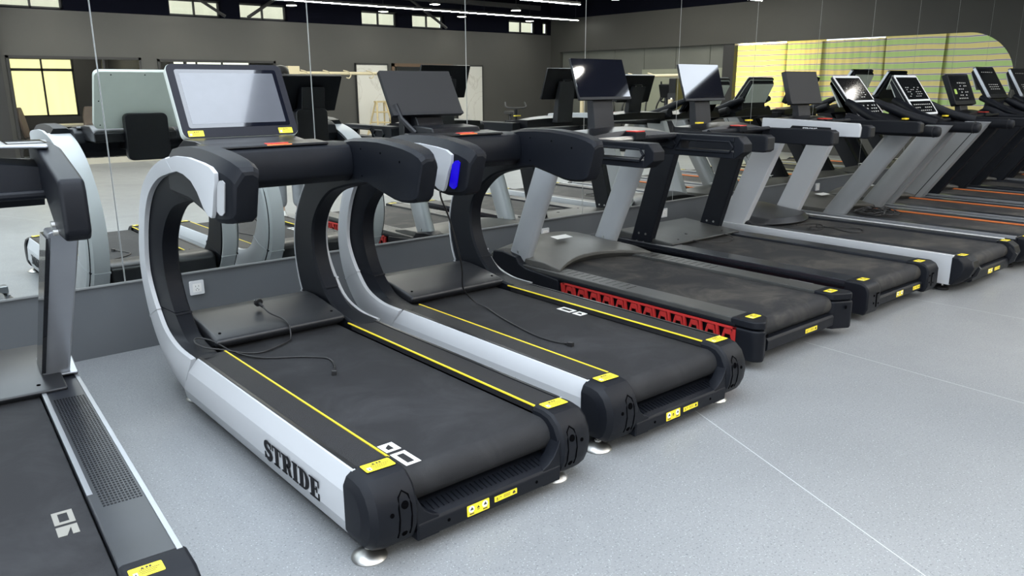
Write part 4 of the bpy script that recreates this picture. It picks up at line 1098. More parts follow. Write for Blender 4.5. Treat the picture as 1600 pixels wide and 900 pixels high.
        if o.get('arm_shell') and s < 0:
            sh = o['arm_shell']
            lab(MB().prism([(a0 + .02, az0 + .005), (a0 + .01, az1 + .035), (a0 - .3, az1 + .03), (a1 + .07, az1 + .012), (a1 + .055, az1 - .02), (a1 + .06, az0 + .01)], s * (ax1 - .004), s * (ax1 + .022)).build('arm_shell', sh, ao, bevel=.008), 'white outer shell of the arm')
            pnl = MB().prism([(a0 + .0, az0 - .010), (a0 - .02, az0 + .055), (a0 - .26, az0 + .060), (a0 - .28, az0 + .085), (a0 - .62, az0 + .078), (a0 - .64, az0 - .01)], s * (ax1 + .020), s * (ax1 + .034)).build('name_panel', BLACK2, ao, bevel=.005)
            font_text(pnl, 'STRONG', frame_mtx((s * (ax1 + .0345), a0 - .38, az0 + .050), (0, -1, 0), (0, 0, 1)), .032, TXTW, offset=.001)
    # motor hood
    hk = o.get('hood', 'flat'); hm = o.get('hood_mat', HOODG); y1 = L - .05
    if hk == 'arch':
        rings = []
        for f in range(0, 13):
            x_ = (-1 + f / 6) * (bw + .115); e = 1 - (x_ / (bw + .115)) ** 2
            yr = L - .80 + .16 * e
            rings.append([(x_, y1, .10), (x_, y1, z + .02 + .06 * e), (x_, y1 - .12, z + .045 + .085 * e), (x_, yr + .16, z + .035 + .055 * e), (x_, yr, z + .012 + .035 * e), (x_, yr, z - .008 + .03 * e), (x_, yr + .1, z - .06), (x_, yr + .1, .10)])
        ho = MB().loft(rings).build('motor_hood', hm, root, bevel=.006)
        MB().add([(-.12, L - .40, z + .1235), (.02, L - .42, z + .128), (.02, L - .34, z + .137), (-.12, L - .32, z + .1325)], [(0, 1, 2, 3)]).build('paper_sticker', LWH, ho, fix=False)
    elif hk == 'wing':
        rings = []
        for f in range(0, 17):
            u = -1 + f / 8; x_ = u * (hw - .06); e = math.cos(u * PI / 2) ** .6 if abs(u) < 1 else 0
            hgt = .03 + .10 * e; yr = L - .74 + .20 * abs(u) ** 2 - .02
            rings.append([(x_, y1, .10), (x_, y1, z + hgt * .8), (x_, y1 - .16, z + hgt), (x_, (yr + y1) / 2, z + hgt * .80), (x_, yr + .05, z + .025 + .03 * e), (x_, yr, z + .004), (x_, yr + .08, z - .05), (x_, yr + .1, .10)])
        MB().loft(rings).build('motor_hood', hm, root, bevel=.006)
    else:
        ho = MB().prism([(L - .72, z - .006), (L - .735, z + .010), (L - .72, z + .016), (L - .45, z + .034), (L - .15, z + .055), (y1, z + .02), (y1, .10), (L - .5, .12)], -bw - .10, bw + .10).build('motor_hood', hm, root, bevel=.01)
        holes(ho, [((-.30, L - .66, z + .021), (0, -.1, 1), .008), ((.30, L - .66, z + .021), (0, -.1, 1), .008)])
    # rear cross member with small stickers
    rc = MB().prism([(.10, z - .12), (.03, z - .125), (.02, z - .14), (.022, .085), (.04, .07), (.10, .07)], -bw, bw).build('rear_bumper', BLACK, root, bevel=.004)
    for cx_, w_, st in o.get('stickers', [(.0, .10, 2)]):
        warning_label(rc, (cx_, .0205, .110), (1, 0, 0), (0, 0, 1), w_, .036 if st == 1 else .026, st)
    # console beam and screen
    cy0, cy1, cz0, cz1 = o['console']
    cm = o.get('console_mat', BLACK2); ck = o.get('console_kind', 'shelf')
    chw = o.get('arm_x', (hw - .13, hw - .03))[0] + .005
    if ck == 'shelf':
        rings = []
        for f in range(0, 13):
            u = -1 + f / 6; x_ = u * chw; e = 1 - u * u
            rings.append([(x_, cy1, cz0 + .02), (x_, cy1, cz1 + .012 * e), (x_, (cy0 + cy1) / 2, cz1 + .03 * e), (x_, cy0 + .02, cz1 - .02 + .03 * e), (x_, cy0, cz0 + .045), (x_, cy0 + .03, cz0 + .01), (x_, (cy0 + cy1) / 2, cz0)])
        co = MB().loft(rings).build('console_beam', cm, root, smooth=40)
        bx = MB().box(-.05, .05, cy0 - .075, cy0 + .03, cz0 + .05, cz1 + .002).build('stop_box', BLACK, co, bevel=.006)
        lab(MB().box(-.046, .046, cy0 - .07, cy0 + .02, cz1 + .002, cz1 + .010).build('stop_button', RED, bx, bevel=.003), 'red stop button')
        MB().tube([(-chw, cy0 - .04, cz0 + .06), (-.05, cy0 - .04, cz0 + .06)], .018, 10).build('cross_tube', STEEL if o.get('bar_steel') else BLACK, co)
        MB().tube([(.05, cy0 - .04, cz0 + .06), (chw, cy0 - .04, cz0 + .06)], .018, 10).build('cross_tube', BLACK, co)
        if o.get('tab'):
            for tx in o['tab']:
                lab(MB().prism(rrect(.075, .035, .010, 3), cz1 + .030, cz1 + .040, 'z').build('yellow_tab', YEL, co), 'yellow tab')
                co.children[-1].location = (tx, cy0 + .08, 0)
    else:                     # swept console of the grey post machines
        rings = []
        for f in range(0, 17):
            u = -1 + f / 8; x_ = u * chw; e = 1 - u * u
            y_r = cy0 + .05 * e
            rings.append([(x_, cy1, cz0), (x_, cy1, cz1 + .05 * e), (x_, (y_r + cy1) / 2, cz1 + .06 * e - .0), (x_, y_r, cz1 - .05 + .02 * e), (x_, y_r, cz0 - .0), (x_, y_r + .06, cz0 - .03)])
        co = MB().loft(rings).build('console_beam', cm, root, smooth=40)
        for tx in o.get('tab', []):
            t = MB().prism(rrect(.080, .045, .010, 3), 0, .014, 'z').build('yellow_tab', YEL, co); lab(t, 'yellow tab'); t.location = (tx, cy0 + .06, cz1 - .012)
        MB().tube([(-.22, cy0 - .01, cz0 + .01), (.22, cy0 - .01, cz0 + .01)], .016, 10).build('cross_tube', BLACK, co)
    sc = o['screen']
    so, P = screen(root, sc['yb'], sc['zb'], sc['w'], sc['h'], sc['tilt'], sc['kind'], sc.get('x', 0), sc.get('thick', .03))
    if sc.get('mast'):
        mw = sc['mast']; my = sc['yb']
        t_ = R(sc['tilt']); q0 = P(0, 0, -sc.get('thick', .03)); q1 = P(0, sc['h'] * .6, -sc.get('thick', .03) - .01)
        MB().prism([(my + .0, cz1 - .03), (my + .035, sc['zb'] + .0), (q1[1], q1[2]), (q1[1] + .035, q1[2]), (my + .09, sc['zb']), (my + .075, cz1 - .03)], -mw / 2, mw / 2).build('screen_mast', DGREY, root, bevel=.006)
        mb = MB().box(-mw * .1, mw * .40, my + .012, my + .018, sc['zb'] - .075, sc['zb'] - .04)
    elif sc.get('cradle'):
        q1 = P(0, sc['h'] * .30, -.03)
        rings = []
        for u in (-1, 1):
            x_ = u * sc['w'] * .46
            rings.append([(x_, *P(0, .0, -.03)[1:]), (x_, *P(0, sc['h'] * .96, -.03)[1:]), (x_, *P(0, sc['h'] * .92, -.075)[1:]), (x_, cy1 - .02, cz1 + .12), (x_, cy1, cz1 - .02), (x_, sc['yb'] + .05, cz1 - .03)])
        cr_ = MB().loft(rings).build('console_cradle', BLACK, root, bevel=.012)
        w2 = sc['w'] * .43
        lab(MB().loft([[(-w2, *P(0, sc['h'] * f, -n)[1:]), (w2, *P(0, sc['h'] * f, -n)[1:]), (w2, *P(0, sc['h'] * f, -n - .012)[1:]), (-w2, *P(0, sc['h'] * f, -n - .012)[1:])] for f, n in ((.42, .115), (.90, .074))]).build('rear_shell', BACKW, cr_), 'pale grey rear shell of the console')
        for s in (-1, 1):
            pts = catmull([(s * (sc['w'] * .5), cy1 + .02, cz1 + .16), (s * (sc['w'] * .56), cy1 - .08, cz1 + .12), (s * (chw * .93), cy0 + .06, cz1 + .02), (s * (chw + .04), cy0 - .18, cz1 - .05)], 5)
            MB().tube(pts, [.035] * 6 + [.045] * (len(pts) - 6), 10).build('swept_arm', BLACK, root, smooth=60)
    return root

def glo(x, y): return (x, y, 0)
SB = 'straight post treadmills beyond the two curved ones'
T0 = post_treadmill('straight_treadmill', (.081, -2.84, 0), 'black and silver treadmill cut by the left edge of the picture', .94, 2.40, .262,
    dict(rail_w=.17, rail='grip', rail_mat=RAILS, belt=BELT, side=SILVER, cap='box', post=SILVER, post_y=1.99, post_len=.14, post_lean=.50, post_z0=.28, post_z1=.985, post_w=.055, post_out=.05, post_xb=-.05,
         arm=(1.85, 1.15, .97, 1.195), arm_x=(.41, .497), arm_style='deep', hood='flat', hood_mat=HOODB, console=(1.62, 1.85, 1.04, 1.22), console_mat=BLACK,
         screen=dict(yb=1.86, zb=1.29, w=.52, h=.30, tilt=25, kind='monitor', mast=.14)), rot=R(-3.64))
S = Sheet((.225, .60, .2447), (0, -1, 0), (1, 0, 0))
S.ringrect(0, .085, -.028, .028, .015, 0, .0008); S.rect(.10, .115, -.028, .028, 0, .0008); S.poly([(.115, -.028), (.16, -.028), (.16, -.005), (.115, .01)], 0, .0008); S.rect(.115, .16, .010, .028, 0, .0008)
lab(S.mb.build('belt_print', MARKD, T0, fix=False), 'dusty white block marks on the belt')

T3 = post_treadmill('straight_treadmill', (4.09, -2.60, 0), 'treadmill with a red honeycomb side panel and two light grey posts', 1.04, 2.35, .275,
    dict(rail_w=.16, rail='grooved', rail_mat=HOODD, belt=BELTD, honey=True, cap='round', boot=True, post=GREYL, post_round=True, post_y=2.12, post_len=.22, post_lean=.33, post_z0=.27, post_z1=1.05, post_w=.085,
         post_bolts=[(.5, .08)], arm=(1.60, .76, 1.03, 1.175), arm_x=(.40, .50), arm_style='hex', hood='arch', hood_mat=HOODG, console=(1.36, 1.66, 1.10, 1.20), bar_steel=True,
         stickers=[(.10, .13, 2)], foot_y=.22, screen=dict(yb=1.606, zb=1.410, w=.512, h=.289, tilt=20, kind='monitor_gloss', mast=.20, thick=.02)), SB)
T4 = post_treadmill('straight_treadmill', (5.41, -2.57, 0), 'all black treadmill with black posts and a power cord on its motor hood', 1.06, 2.35, .265,
    dict(rail_w=.165, rail='plain', rail_mat=RAILS, belt=BELTD, side=BLACK2, cap='box', side_frame_mark=True, post=BLACK, post_y=2.06, post_len=.20, post_lean=.26, post_z0=.16, post_z1=1.05, post_w=.07,
         post_bolts=[(.35, .10), (.7, .10), (.35, .17), (.7, .17)], arm=(1.60, .83, 1.045, 1.165), arm_x=(.40, .50), arm_style='box', hood='flat', hood_mat=HOODD, console=(1.42, 1.70, 1.10, 1.19), tab=[-.36, .30],
         stickers=[(-.0, .10, 1), (.26, .11, 2)], screen=dict(yb=1.714, zb=1.383, w=.522, h=.298, tilt=18.1, kind='monitor_gloss', mast=.20, thick=.02)), SB)
T5 = post_treadmill('straight_treadmill', (6.64, -2.72, 0), 'treadmill with white posts, white side cover and white arm shell', 1.04, 2.40, .28,
    dict(rail_w=.15, rail='plain', rail_mat=RAILS, belt=BELTD, side=WHITE, tall_side=True, cap='wedge', post=WHITE, post_y=2.20, post_len=.24, post_lean=.39, post_z0=.20, post_z1=1.12, post_w=.08,
         arm=(1.78, .86, 1.09, 1.195), arm_x=(.40, .49), arm_style='box', arm_shell=WHITE, hood='wing', hood_mat=HOODB, console=(1.52, 1.84, 1.13, 1.21),
         stickers=[(-.02, .09, 1), (.12, .11, 2)], screen=dict(yb=1.673, zb=1.342, w=.513, h=.291, tilt=17.2, kind='monitor_film', mast=.20, thick=.045)), SB)
GP = dict(rail_w=.17, rail='plain', rail_mat=RAILS, belt=BELTD, side=BLACK2, stripe=ORG, top_strip=SILVER, cap='wedge', cap_text=True, post_y=1.92, post_len=.24, post_lean=.62, post_z0=.22, post_z1=1.12, post_w=.10,
          arm=(1.70, .84, 1.065, 1.155), arm_x=(.40, .49), arm_style='tube', hood='arch', hood_mat=HOODG, console_kind='swept', console=(1.42, 1.78, 1.13, 1.18))
def gp(**k): d = dict(GP); d.update(k); return d
T6 = post_treadmill('straight_treadmill', (7.80, -2.76, 0), 'treadmill with rounded grey posts, white bezel console and a heap of cords on it', .92, 2.45, .272,
    gp(post=GREY, post_round=True, arm=(1.70, .84, 1.05, 1.15), tab=[.30], screen=dict(yb=1.671, zb=1.207, w=.532, h=.494, tilt=39.5, kind='tablet', cradle=True)), SB)
T7 = post_treadmill('straight_treadmill', (8.88, -2.72, 0), 'treadmill with flat grey grooved posts and the second white bezel console', .92, 2.45, .272,
    gp(post=GREY, post_groove=True, arm=(1.70, .86, 1.05, 1.15), tab=[-.1, .28], screen=dict(yb=1.551, zb=1.195, w=.546, h=.497, tilt=35.7, kind='tablet', cradle=True)), SB)
T8 = post_treadmill('straight_treadmill', (10.06, -2.72, 0), 'treadmill with black posts and an upright black tablet console', .96, 2.45, .272,
    gp(post=BLACK, arm_style='box', console_kind='shelf', console=(1.45, 1.74, 1.10, 1.19), screen=dict(yb=1.613, zb=1.278, w=.60, h=.373, tilt=23.3, kind='slate', mast=.22, thick=.06)), SB)
T9 = post_treadmill('straight_treadmill', (11.30, -2.72, 0), 'treadmill with a silver lettered side cover and silver edged console', .98, 2.45, .272,
    gp(post=BLACK, stripe=None, side=SILVER, top_strip=None, side_text='BODY STRONG', text_y=1.62, cap_text=False, tab=[-.25], screen=dict(yb=1.69, zb=1.338, w=.60, h=.446, tilt=31.6, kind='slate_silver', cradle=True)), SB)
T10 = post_treadmill('straight_treadmill', (12.45, -2.72, 0), 'treadmill at the right edge of the picture with a silver edged console in the distance', .96, 2.45, .272,
    gp(post=BLACK, cap_text=False, tab=[-.25], screen=dict(yb=1.69, zb=1.338, w=.60, h=.43, tilt=30, kind='slate_silver', cradle=True)), SB)

# ------------------------------------------------ cords
def cord(pts, label, plug_start=None, plug_end='iec', r=.0042, loc=None):
    loc = loc or (pts[0][0], pts[0][1], 0)
    root = empty('power_cord', loc, 0, label, 'power cord', None)
    L = [tuple(a - b for a, b in zip(p, loc)) for p in pts]
    f = catmull(L, 6)
    MB().tube(f, r, 8).build('cable', CORD, root, smooth=60)
    if plug_start:
        p = Vector(f[0]); d = (p - Vector(f[3])).normalized()
        MB().tube([p - d * .01, p + d * .01, p + d * .030, p + d * .034, p + d * .046, p + d * .05], [.006, .009, .010, .022, .023, .020], 14).build('plug', CORD, root)
        s = d.orthogonal().normalized(); q_ = d.cross(s); e = p + d * .05
        mb = MB()
        for a in (0, 120, 240):
            c = e + (s * math.cos(R(a)) + q_ * math.sin(R(a))) * .010; mb.tube([c, c + d * .014], .0028, 6)
        mb.build('plug_pin', STEEL, root)
    if plug_end:
        p = Vector(f[-1]); d = (p - Vector(f[-4])).normalized()
        MB().tube([p - d * .012, p + d * .006, p + d * .010, p + d * .036, p + d * .038], [.006, .008, .014, .015, .012], 4).build('connector', CORD, root)
    return root
zb_ = .2725
cord([(1.560, -.945, .395), (1.568, -1.02, .372), (1.60, -1.10, .352), (1.60, -1.17, .338), (1.585, -1.215, .285), (1.555, -1.245, zb_ + .004), (1.412, -1.309, zb_ + .002), (1.334, -1.275, zb_ + .001), (1.24, -1.235, .300), (1.165, -1.19, .318), (1.145, -1.13, .332), (1.17, -1.09, .338),
      (1.225, -1.13, .322), (1.285, -1.254, zb_ + .010), (1.362, -1.388, zb_ + .001), (1.506, -1.49, zb_), (1.588, -1.585, zb_), (1.574, -1.684, zb_), (1.53, -1.77, zb_ + .004)],
     'black power cord with round plug lying on the front curved treadmill', True, loc=(1.5, -1.3, .268))
cord([(2.165, -1.72, 1.02), (2.215, -1.66, .965), (2.30, -1.60, .86), (2.37, -1.57, .70), (2.45, -1.50, .55), (2.56, -1.36, .40), (2.66, -1.33, .30), (2.68, -1.42, zb_ + .004), (2.63, -1.60, zb_), (2.58, -1.82, zb_), (2.553, -1.98, zb_), (2.556, -2.10, zb_), (2.572, -2.18, zb_ + .004)],
     'black cord hanging from the arm onto the second curved treadmill belt', False, loc=(2.5, -1.6, .268))
cord([(5.02, -.78, .272), (5.15, -.84, .277), (5.28, -.86, .280), (5.20, -.76, .286), (5.30, -.70, .290), (5.50, -.74, .287), (5.62, -.82, .281), (5.64, -1.0, .272), (5.52, -1.12, .266), (5.36, -1.14, .266), (5.25, -1.04, .270), (5.22, -.92, .276), (5.32, -.80, .284)],
     'black power cord with bright pins coiled on the all black treadmill', True, loc=(5.3, -.9, .26))
cord([(6.50, -1.12, .277), (6.66, -1.14, .274), (6.74, -1.22, .268), (6.62, -1.32, .268), (6.46, -1.36, .270), (6.42, -1.29, .275), (6.58, -1.24, .270), (6.64, -1.40, .268), (6.56, -1.58, .268), (6.64, -1.66, .268), (6.77, -1.58, .270), (6.70, -1.42, .272), (6.60, -1.30, .276)],
     'black cord looped in a figure eight on the white post treadmill belt', False, loc=(6.6, -1.3, .26))
# heap of cords
root = empty('cord_heap', (7.72, -1.28, .26), 0, 'tangled heap of thin black cords on the rounded grey post treadmill', 'power cord')
rnd = random.Random(11)
for i in range(7):
    pts = []
    for k in range(14):
        a = k * .9 + i; rr_ = rnd.uniform(.04, .20)
        pts.append((rr_ * math.cos(a) * 1.2, rr_ * math.sin(a) * 1.1, .012 + rnd.uniform(0, .10) * (1 - rr_ / .24)))
    MB().tube(catmull(pts, 5), .0045, 6).build('cable', CORD, root, smooth=60)

# ------------------------------------------------ things behind the photographer, seen in the mirror
def cable_rack(loc, rz, span, label, h=1.78, cols=(0,)):
    t = empty('cable_machine', loc, rz, label, 'gym machine', 'beige bar cable machines')
    MB().tube([(-span, 0, h), (0.15, 0, h)], .035, 12).build('top_bar', BEIGE, t)
    for k, cx in enumerate(cols):
        MB().box(cx - .09, cx + .09, -.30, .30, 0, h - .06).build('weight_tower', BLACK2, t, bevel=.02)
        MB().box(cx - .10, cx + .10, .30, .31, h * .45, h * .78).build('tower_plate', DGREY, t)
        MB().box(cx - .02, cx + .02, .312, .316, h * .50, h * .72).build('number_strip', LWH, t)
        MB().box(cx - .045, cx + .045, .30, .38, h * .62, h * .70).build('pulley_block', BEIGE, t, bevel=.008)
        MB().tube(catmull([(cx - .02, .36, h * .62), (cx - .06, .38, h * .5), (cx - .05, .38, h * .36)], 4), .012, 6).build('cable_handle', RUB, t)
        MB().box(cx - .35, cx + .35, -.35, .35, 0, .06).build('base', BLACK2, t, bevel=.01)
    MB().box(-span - .05, -span + .05, -.30, .30, 0, .06).box(-span - .04, -span + .04, -.05, .05, .05, h - .03).build('far_upright', BEIGE, t, bevel=.006)
    for px in (-span * .25, -span * .45, -span * .62, -span * .8):
        MB().tube(catmull([(px - .14, .02, h + .06), (px - .02, .03, h + .03), (px + .03, .04, h - .03), (px - .02, .05, h - .10), (px - .09, .05, h - .09)], 4), .013, 6).build('pull_hook', BEIGE, t)
    MB().box(-span * .95, -span * .86, -.06, .06, h - .12, h + .14).build('clamp_block', BEIGE, t, bevel=.008)
    return t
cable_rack((10.25, -11.3, 0), 0, 2.9, 'black tower cable machine with a long beige top bar, standing before the marble panel', 1.79)
cable_rack((14.6, -6.6, 0), R(80), 2.6, 'beige bar cable machine in front of the glowing tarpaulins', 1.72)

# wooden step ladder
t = empty('step_ladder', (10.48, -12.55, 0), 0, 'pale wooden trestle ladder standing before the left marble panel', 'ladder')
for sy_ in (-1, 1):
    for sx in (-1, 1):
        MB().tube([(sx * .30, sy_ * .34, 0), (sx * .12, sy_ * .03, 1.14)], .022, 6).build('stile', WOOD, t)
    for k in range(4):
        f = .12 + .22 * k; w = .30 - .18 * f; y = sy_ * (.34 - .31 * f)
        MB().tube([(-w, y, 1.14 * f), (w, y, 1.14 * f)], .017, 6).build('rung', WOOD, t)
MB().box(-.16, .16, -.05, .05, 1.12, 1.16).build('top_cap', WOOD, t, bevel=.005)

# office furniture behind the glass
OFFICE_FILL = mat('added_office_diffuser', (.9, .9, .9), .5, emis=(1, .96, .88), es=14)  # for unseen flat lights added to lift the dark office interiors
for x, l in ((4.0, 'added unseen light brightening the left glazed office'), (7.2, 'added unseen light brightening the middle glazed office'), (11.9, 'added unseen light brightening the room beyond the far doorway')):
    t = empty('added_office_light', (x, -14.6, 2.86), 0, l, 'ceiling light', 'added office lights')
    MB().box(-.6, .6, -.3, .3, -.01, .0).build('diffuser', OFFICE_FILL, t); MB().box(-.62, .62, -.32, .32, 0, .035).build('frame', WHITEG, t)
t = empty('office_desk', (4.35, -14.4, 0), 0, 'pale topped desk behind the office glass', 'desk')
MB().box(-.75, .75, -.38, .38, .71, .75).build('desk_top', mat('desk_top_pale', (.45, .42, .34), .4), t, bevel=.004)
MB().box(-.70, .70, -.30, -.28, .25, .71).build('modesty_panel', DGREY, t)
for sx in (-.68, .68):
    for sy_ in (-.32, .32): MB().box(sx - .02, sx + .02, sy_ - .02, sy_ + .02, 0, .71).build('leg', DGREY, t)
CHB = mat('chair_brown', (0.16, 0.125, 0.10), 0.55)
def office_chair(loc, rz, label, m):
    t = empty('office_chair', loc, rz, label, 'chair', 'office chairs behind the glass')
    MB().prism([(a, b + .0) for a, b in rrect(.50, .50, .08)], .42, .50, 'z').build('seat', m, t, bevel=.02)
    MB().loft([[(x, .22 + .10 * k / 6 + .03 * abs(x) ** .5 * 0, .52 + .10 * k), (x * 1.0, .28 + .10 * k / 6, .52 + .10 * k)][::1] + [(-x, .28 + .10 * k / 6, .52 + .10 * k), (-x, .22 + .10 * k / 6, .52 + .10 * k)] for k, x in enumerate((-.20, -.23, -.24, -.24, -.23, -.20, -.16))]).build('backrest', m, t, bevel=.02)
    MB().tube([(0, 0, .08), (0, 0, .42)], .03, 10).build('gas_post', STEEL, t)
    for k in range(5):
        a = 2 * PI * k / 5; MB().tube([(0, 0, .10), (.28 * math.cos(a), .28 * math.sin(a), .06)], .02, 6).tube([(.28 * math.cos(a), .28 * math.sin(a), .055), (.28 * math.cos(a), .28 * math.sin(a), .0)], .022, 8).build('leg', BLACK2, t)
    for sx in (-1, 1): MB().tube([(sx * .25, .12, .46), (sx * .29, .10, .66), (sx * .28, -.12, .66)], .018, 6).build('armrest', BLACK2, t)
    return t
office_chair((3.28, -14.0, 0), R(110), 'high backed brown office chair left of the desk behind the glass', CHB)
office_chair((4.35, -13.62, 0), R(170), 'brown leather office chair in front of the desk behind the glass', CHB)

# elliptical trainers
def elliptical(loc, rz, label):
    t = empty('elliptical_trainer', loc, rz, label, 'elliptical trainer', 'elliptical trainers in the mirror')
    MB().tube([(0, -.7, .06), (0, .7, .06)], .05, 8).tube([(-.3, -.7, .05), (.3, -.7, .05)], .04, 8).tube([(-.3, .7, .05), (.3, .7, .05)], .04, 8).build('base_frame', BLACK2, t)
    MB().lathe((-.05, .45, .42), [(.01, 0), (.27, .0), (.29, .02), (.29, .08), (.27, .10), (.01, .10)], 28, 'x').build('flywheel_cover', GREY, t)
    MB().tube([(0, .35, .10), (0, .30, 1.25)], .04, 10).build('mast', BLACK2, t)
    MB().prism([(.20, 1.22), (.34, 1.22), (.42, 1.52), (.36, 1.54)], -.15, .15).build('console', BLACK2, t, bevel=.01)
    MB().tube(catmull([(-.26, .10, 1.22), (-.22, .22, 1.14), (0, .28, 1.12), (.22, .22, 1.14), (.26, .10, 1.22)], 4), .018, 8).build('fixed_handle', FOAM, t)
    for s in (-1, 1):
        MB().tube(catmull([(s * .30, .30, .55), (s * .30, .28, 1.0), (s * .27, .16, 1.25), (s * .25, .20, 1.60)], 4), .02, 8).build('swing_handle', BLACK2, t)
        MB().tube([(s * .22, .45, .42), (s * .25, -.55, .25)], .03, 8).build('pedal_arm', GREY, t)
        MB().box(s * .25 - .07, s * .25 + .07, -.50, -.15, .28, .31).build('pedal', RUB, t, bevel=.01)
    return t
elliptical((13.9, -8.2, 0), R(60), 'elliptical trainer left of the group before the shuttered side wall')
elliptical((14.8, -7.9, 0), R(75), 'elliptical trainer in the middle of the group before the shuttered side wall')
elliptical((15.6, -7.5, 0), R(90), 'elliptical trainer nearest the side wall')
def bike(loc, rz, label):
    t = empty('exercise_bike', loc, rz, label, 'exercise bike')
    MB().tube([(0, -.45, .08), (0, .45, .08)], .04, 8).tube([(-.25, -.45, .04), (.25, -.45, .04)], .035, 8).tube([(-.25, .45, .04), (.25, .45, .04)], .035, 8).build('base_frame', BLACK2, t)
    MB().lathe((-.03, .35, .38), [(.01, 0), (.23, 0), (.24, .02), (.24, .04), (.23, .06), (.01, .06)], 26, 'x').build('flywheel', STEEL, t)
    MB().tube([(0, -.38, .10), (0, .40, .75), (0, .42, 1.05)], .035, 8).build('main_tube', BLACK2, t)
    MB().tube([(0, -.10, .30), (0, -.28, .92)], .03, 8).build('seat_post', BLACK2, t)
    MB().prism([(-.12, -.40), (.12, -.40), (.04, -.12), (-.04, -.12)], .92, .99, 'z').build('saddle', RUB, t, bevel=.02)
    MB().tube(catmull([(-.20, .28, 1.18), (-.18, .42, 1.08), (.18, .42, 1.08), (.20, .28, 1.18)], 4), .018, 8).build('handlebar', RUB, t)
    return t
bike((10.9, -8.0, 0), R(30), 'black exercise bike with handlebar before the far wall, seen between the consoles')

# ------------------------------------------------ the person reflected between the uprights
def skin_body(name, verts, edges, radii, root_i, m, parent=None, sub=2):
    me = bpy.data.meshes.new(name); me.from_pydata(verts, edges, []); me.materials.append(m)
    o = bpy.data.objects.new(name, me); COL.objects.link(o)
    if parent: o.parent = parent
    md = o.modifiers.new('skin', 'SKIN')
    md.use_smooth_shade = True
    if not me.skin_vertices:
        import bmesh as _b
        bm = _b.new(); bm.from_mesh(me); bm.verts.layers.skin.verify(); bm.to_mesh(me); bm.free()
    for i, r in enumerate(radii):
        sv = me.skin_vertices[0].data[i]; sv.radius = r if isinstance(r, tuple) else (r, r); sv.use_root = (i == root_i)
    s = o.modifiers.new('sub', 'SUBSURF'); s.levels = sub; s.render_levels = sub
    return o
SKIN = mat('skin', (0.50, 0.33, 0.24), 0.5)
TROU = mat('grey_trousers', (0.23, 0.24, 0.26), 0.8, noise=(18, .2))
TOP = mat('dark_jacket', (0.03, 0.032, 0.038), 0.8)
HAIR = mat('black_hair', (0.012, 0.010, 0.009), 0.5)
SHOE = mat('white_shoe', (0.62, 0.61, 0.58), 0.5)
person = empty('person', (4.06, -4.10, 0), R(200), 'person in grey trousers and white sneakers, glimpsed in the mirror through the curved upright', 'person')
# body (continuous): pelvis, spine, neck, head, arms, legs
V = [(0, 0, .92), (0, 0, 1.12), (0, .01, 1.32), (0, 0, 1.44), (0, -.01, 1.50), (0, -.02, 1.57), (0, -.03, 1.66),
     (.17, 0, 1.40), (.22, .01, 1.14), (.23, -.06, .90), (.23, -.09, .84), (-.17, 0, 1.40), (-.22, .01, 1.14), (-.23, -.06, .90), (-.23, -.09, .84),
     (.09, 0, .86), (.10, -.02, .50), (.10, .02, .10), (.10, -.08, .045), (-.09, 0, .86), (-.10, -.02, .50), (-.10, .02, .10), (-.10, -.08, .045)]
E_ = [(0, 1), (1, 2), (2, 3), (3, 4), (4, 5), (5, 6), (3, 7), (7, 8), (8, 9), (9, 10), (3, 11), (11, 12), (12, 13), (13, 14), (0, 15), (15, 16), (16, 17), (17, 18), (0, 19), (19, 20), (20, 21), (21, 22)]
RD = [(.15, .10), (.13, .09), (.16, .10), (.09, .07), .05, (.075, .09), (.07, .085), .055, .042, .028, (.035, .018), .055, .042, .028, (.035, .018), .085, .055, .036, .035, .085, .055, .036, .035]
bd = skin_body('body', V, E_, RD, 0, SKIN, person)
# fingers
for s in (-1, 1):
    fv, fe, fr2 = [(s * .23, -.09, .85)], [], [.020]
    for k, (dx, ln) in enumerate(((-.022, .070), (-.007, .080), (.008, .075), (.022, .060))):
        b = len(fv); fv += [(s * .23, -.095 + dx, .80), (s * .228, -.10 + dx, .80 - ln * .5), (s * .218, -.105 + dx, .80 - ln)]; fe += [(0, b), (b, b + 1), (b + 1, b + 2)]; fr2 += [.010, .009, .008]
    b = len(fv); fv += [(s * .215, -.125, .835), (s * .205, -.14, .80)]; fe += [(0, b), (b, b + 1)]; fr2 += [.011, .009]
    skin_body('hand', fv, fe, fr2, 0, SKIN, person)
skin_body('trousers', [(0, 0, .98), (0, 0, .90), (.095, 0, .84), (.10, -.01, .50), (.10, .02, .09), (-.095, 0, .84), (-.10, -.01, .50), (-.10, .02, .09)], [(0, 1), (1, 2), (2, 3), (3, 4), (1, 5), (5, 6), (6, 7)],
          [(.17, .115), (.17, .12), .105, .080, .072, .105, .080, .072], 1, TROU, person)
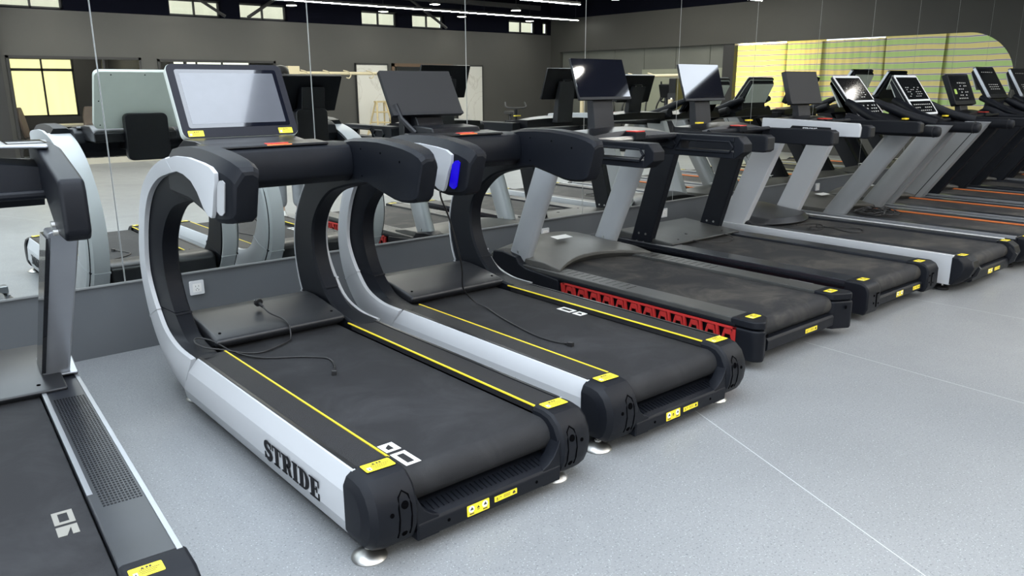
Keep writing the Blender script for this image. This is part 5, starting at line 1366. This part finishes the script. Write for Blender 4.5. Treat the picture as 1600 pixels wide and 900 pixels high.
skin_body('jacket', [(0, 0, .95), (0, 0, 1.15), (0, .01, 1.33), (0, 0, 1.42), (0, -.005, 1.47), (.18, 0, 1.38), (.225, .01, 1.13), (.235, -.06, .90), (-.18, 0, 1.38), (-.225, .01, 1.13), (-.235, -.06, .90)],
          [(0, 1), (1, 2), (2, 3), (3, 4), (3, 5), (5, 6), (6, 7), (3, 8), (8, 9), (9, 10)], [(.18, .13), (.17, .12), (.185, .125), (.11, .09), (.065, .065), .075, .06, .045, .075, .06, .045], 1, TOP, person)
mb = MB()
for k in range(10):
    pass
mb.lathe((0, -.02, 1.60), [(.092, .0), (.096, .05), (.088, .10), (.06, .135), (.001, .148)], 18)
mb.v = [(x, y + (.018 if z < 1.66 else 0.0), z) for x, y, z in mb.v]
hr = mb.build('hair', HAIR, person, smooth=60)
fc = MB()
fc.lathe((0, -.118, 1.615), [(.001, -.012), (.012, -.004), (.014, .008), (.001, .012)], 8)
fc.build('nose', SKIN, person, smooth=60)
ey = MB()
for s in (-1, 1): ey.lathe((s * .032, -.108, 1.645), [(.001, -.008), (.010, -.004), (.012, .004), (.001, .008)], 8, 'y')
ey.build('eye', INK, person)
MB().box(-.022, .022, -.118, -.108, 1.572, 1.580).build('mouth', RED, person, bevel=.002)
for s in (-1, 1): MB().lathe((s * .088, -.01, 1.625), [(.001, -.03), (.014, -.02), (.018, 0), (.014, .02), (.001, .03)], 8).build('ear', SKIN, person, smooth=60)
for s in (-1, 1):
    sh = MB().loft([[(s * .10 + x, y, z) for x, z in pr] for y, pr in (
        (.075, [(-.028, .0), (.028, 0), (.030, .05), (.022, .08), (-.022, .08), (-.030, .05)]), (.0, [(-.038, 0), (.038, 0), (.040, .05), (.030, .095), (-.030, .095), (-.040, .05)]),
        (-.09, [(-.044, 0), (.044, 0), (.044, .035), (.028, .065), (-.028, .065), (-.044, .035)]), (-.17, [(-.044, 0), (.044, 0), (.042, .03), (.025, .045), (-.025, .045), (-.042, .03)]), (-.205, [(-.028, .004), (.028, .004), (.026, .02), (.016, .030), (-.016, .030), (-.026, .02)]))])
    so = sh.build('shoe', SHOE, person, bevel=.006)
    MB().prism([(s * .10 - .045, .078), (s * .10 - .047, -.17), (s * .10 - .02, -.212), (s * .10 + .02, -.212), (s * .10 + .047, -.17), (s * .10 + .045, .078)], 0, .016, 'z').build('sole', RUB, so)
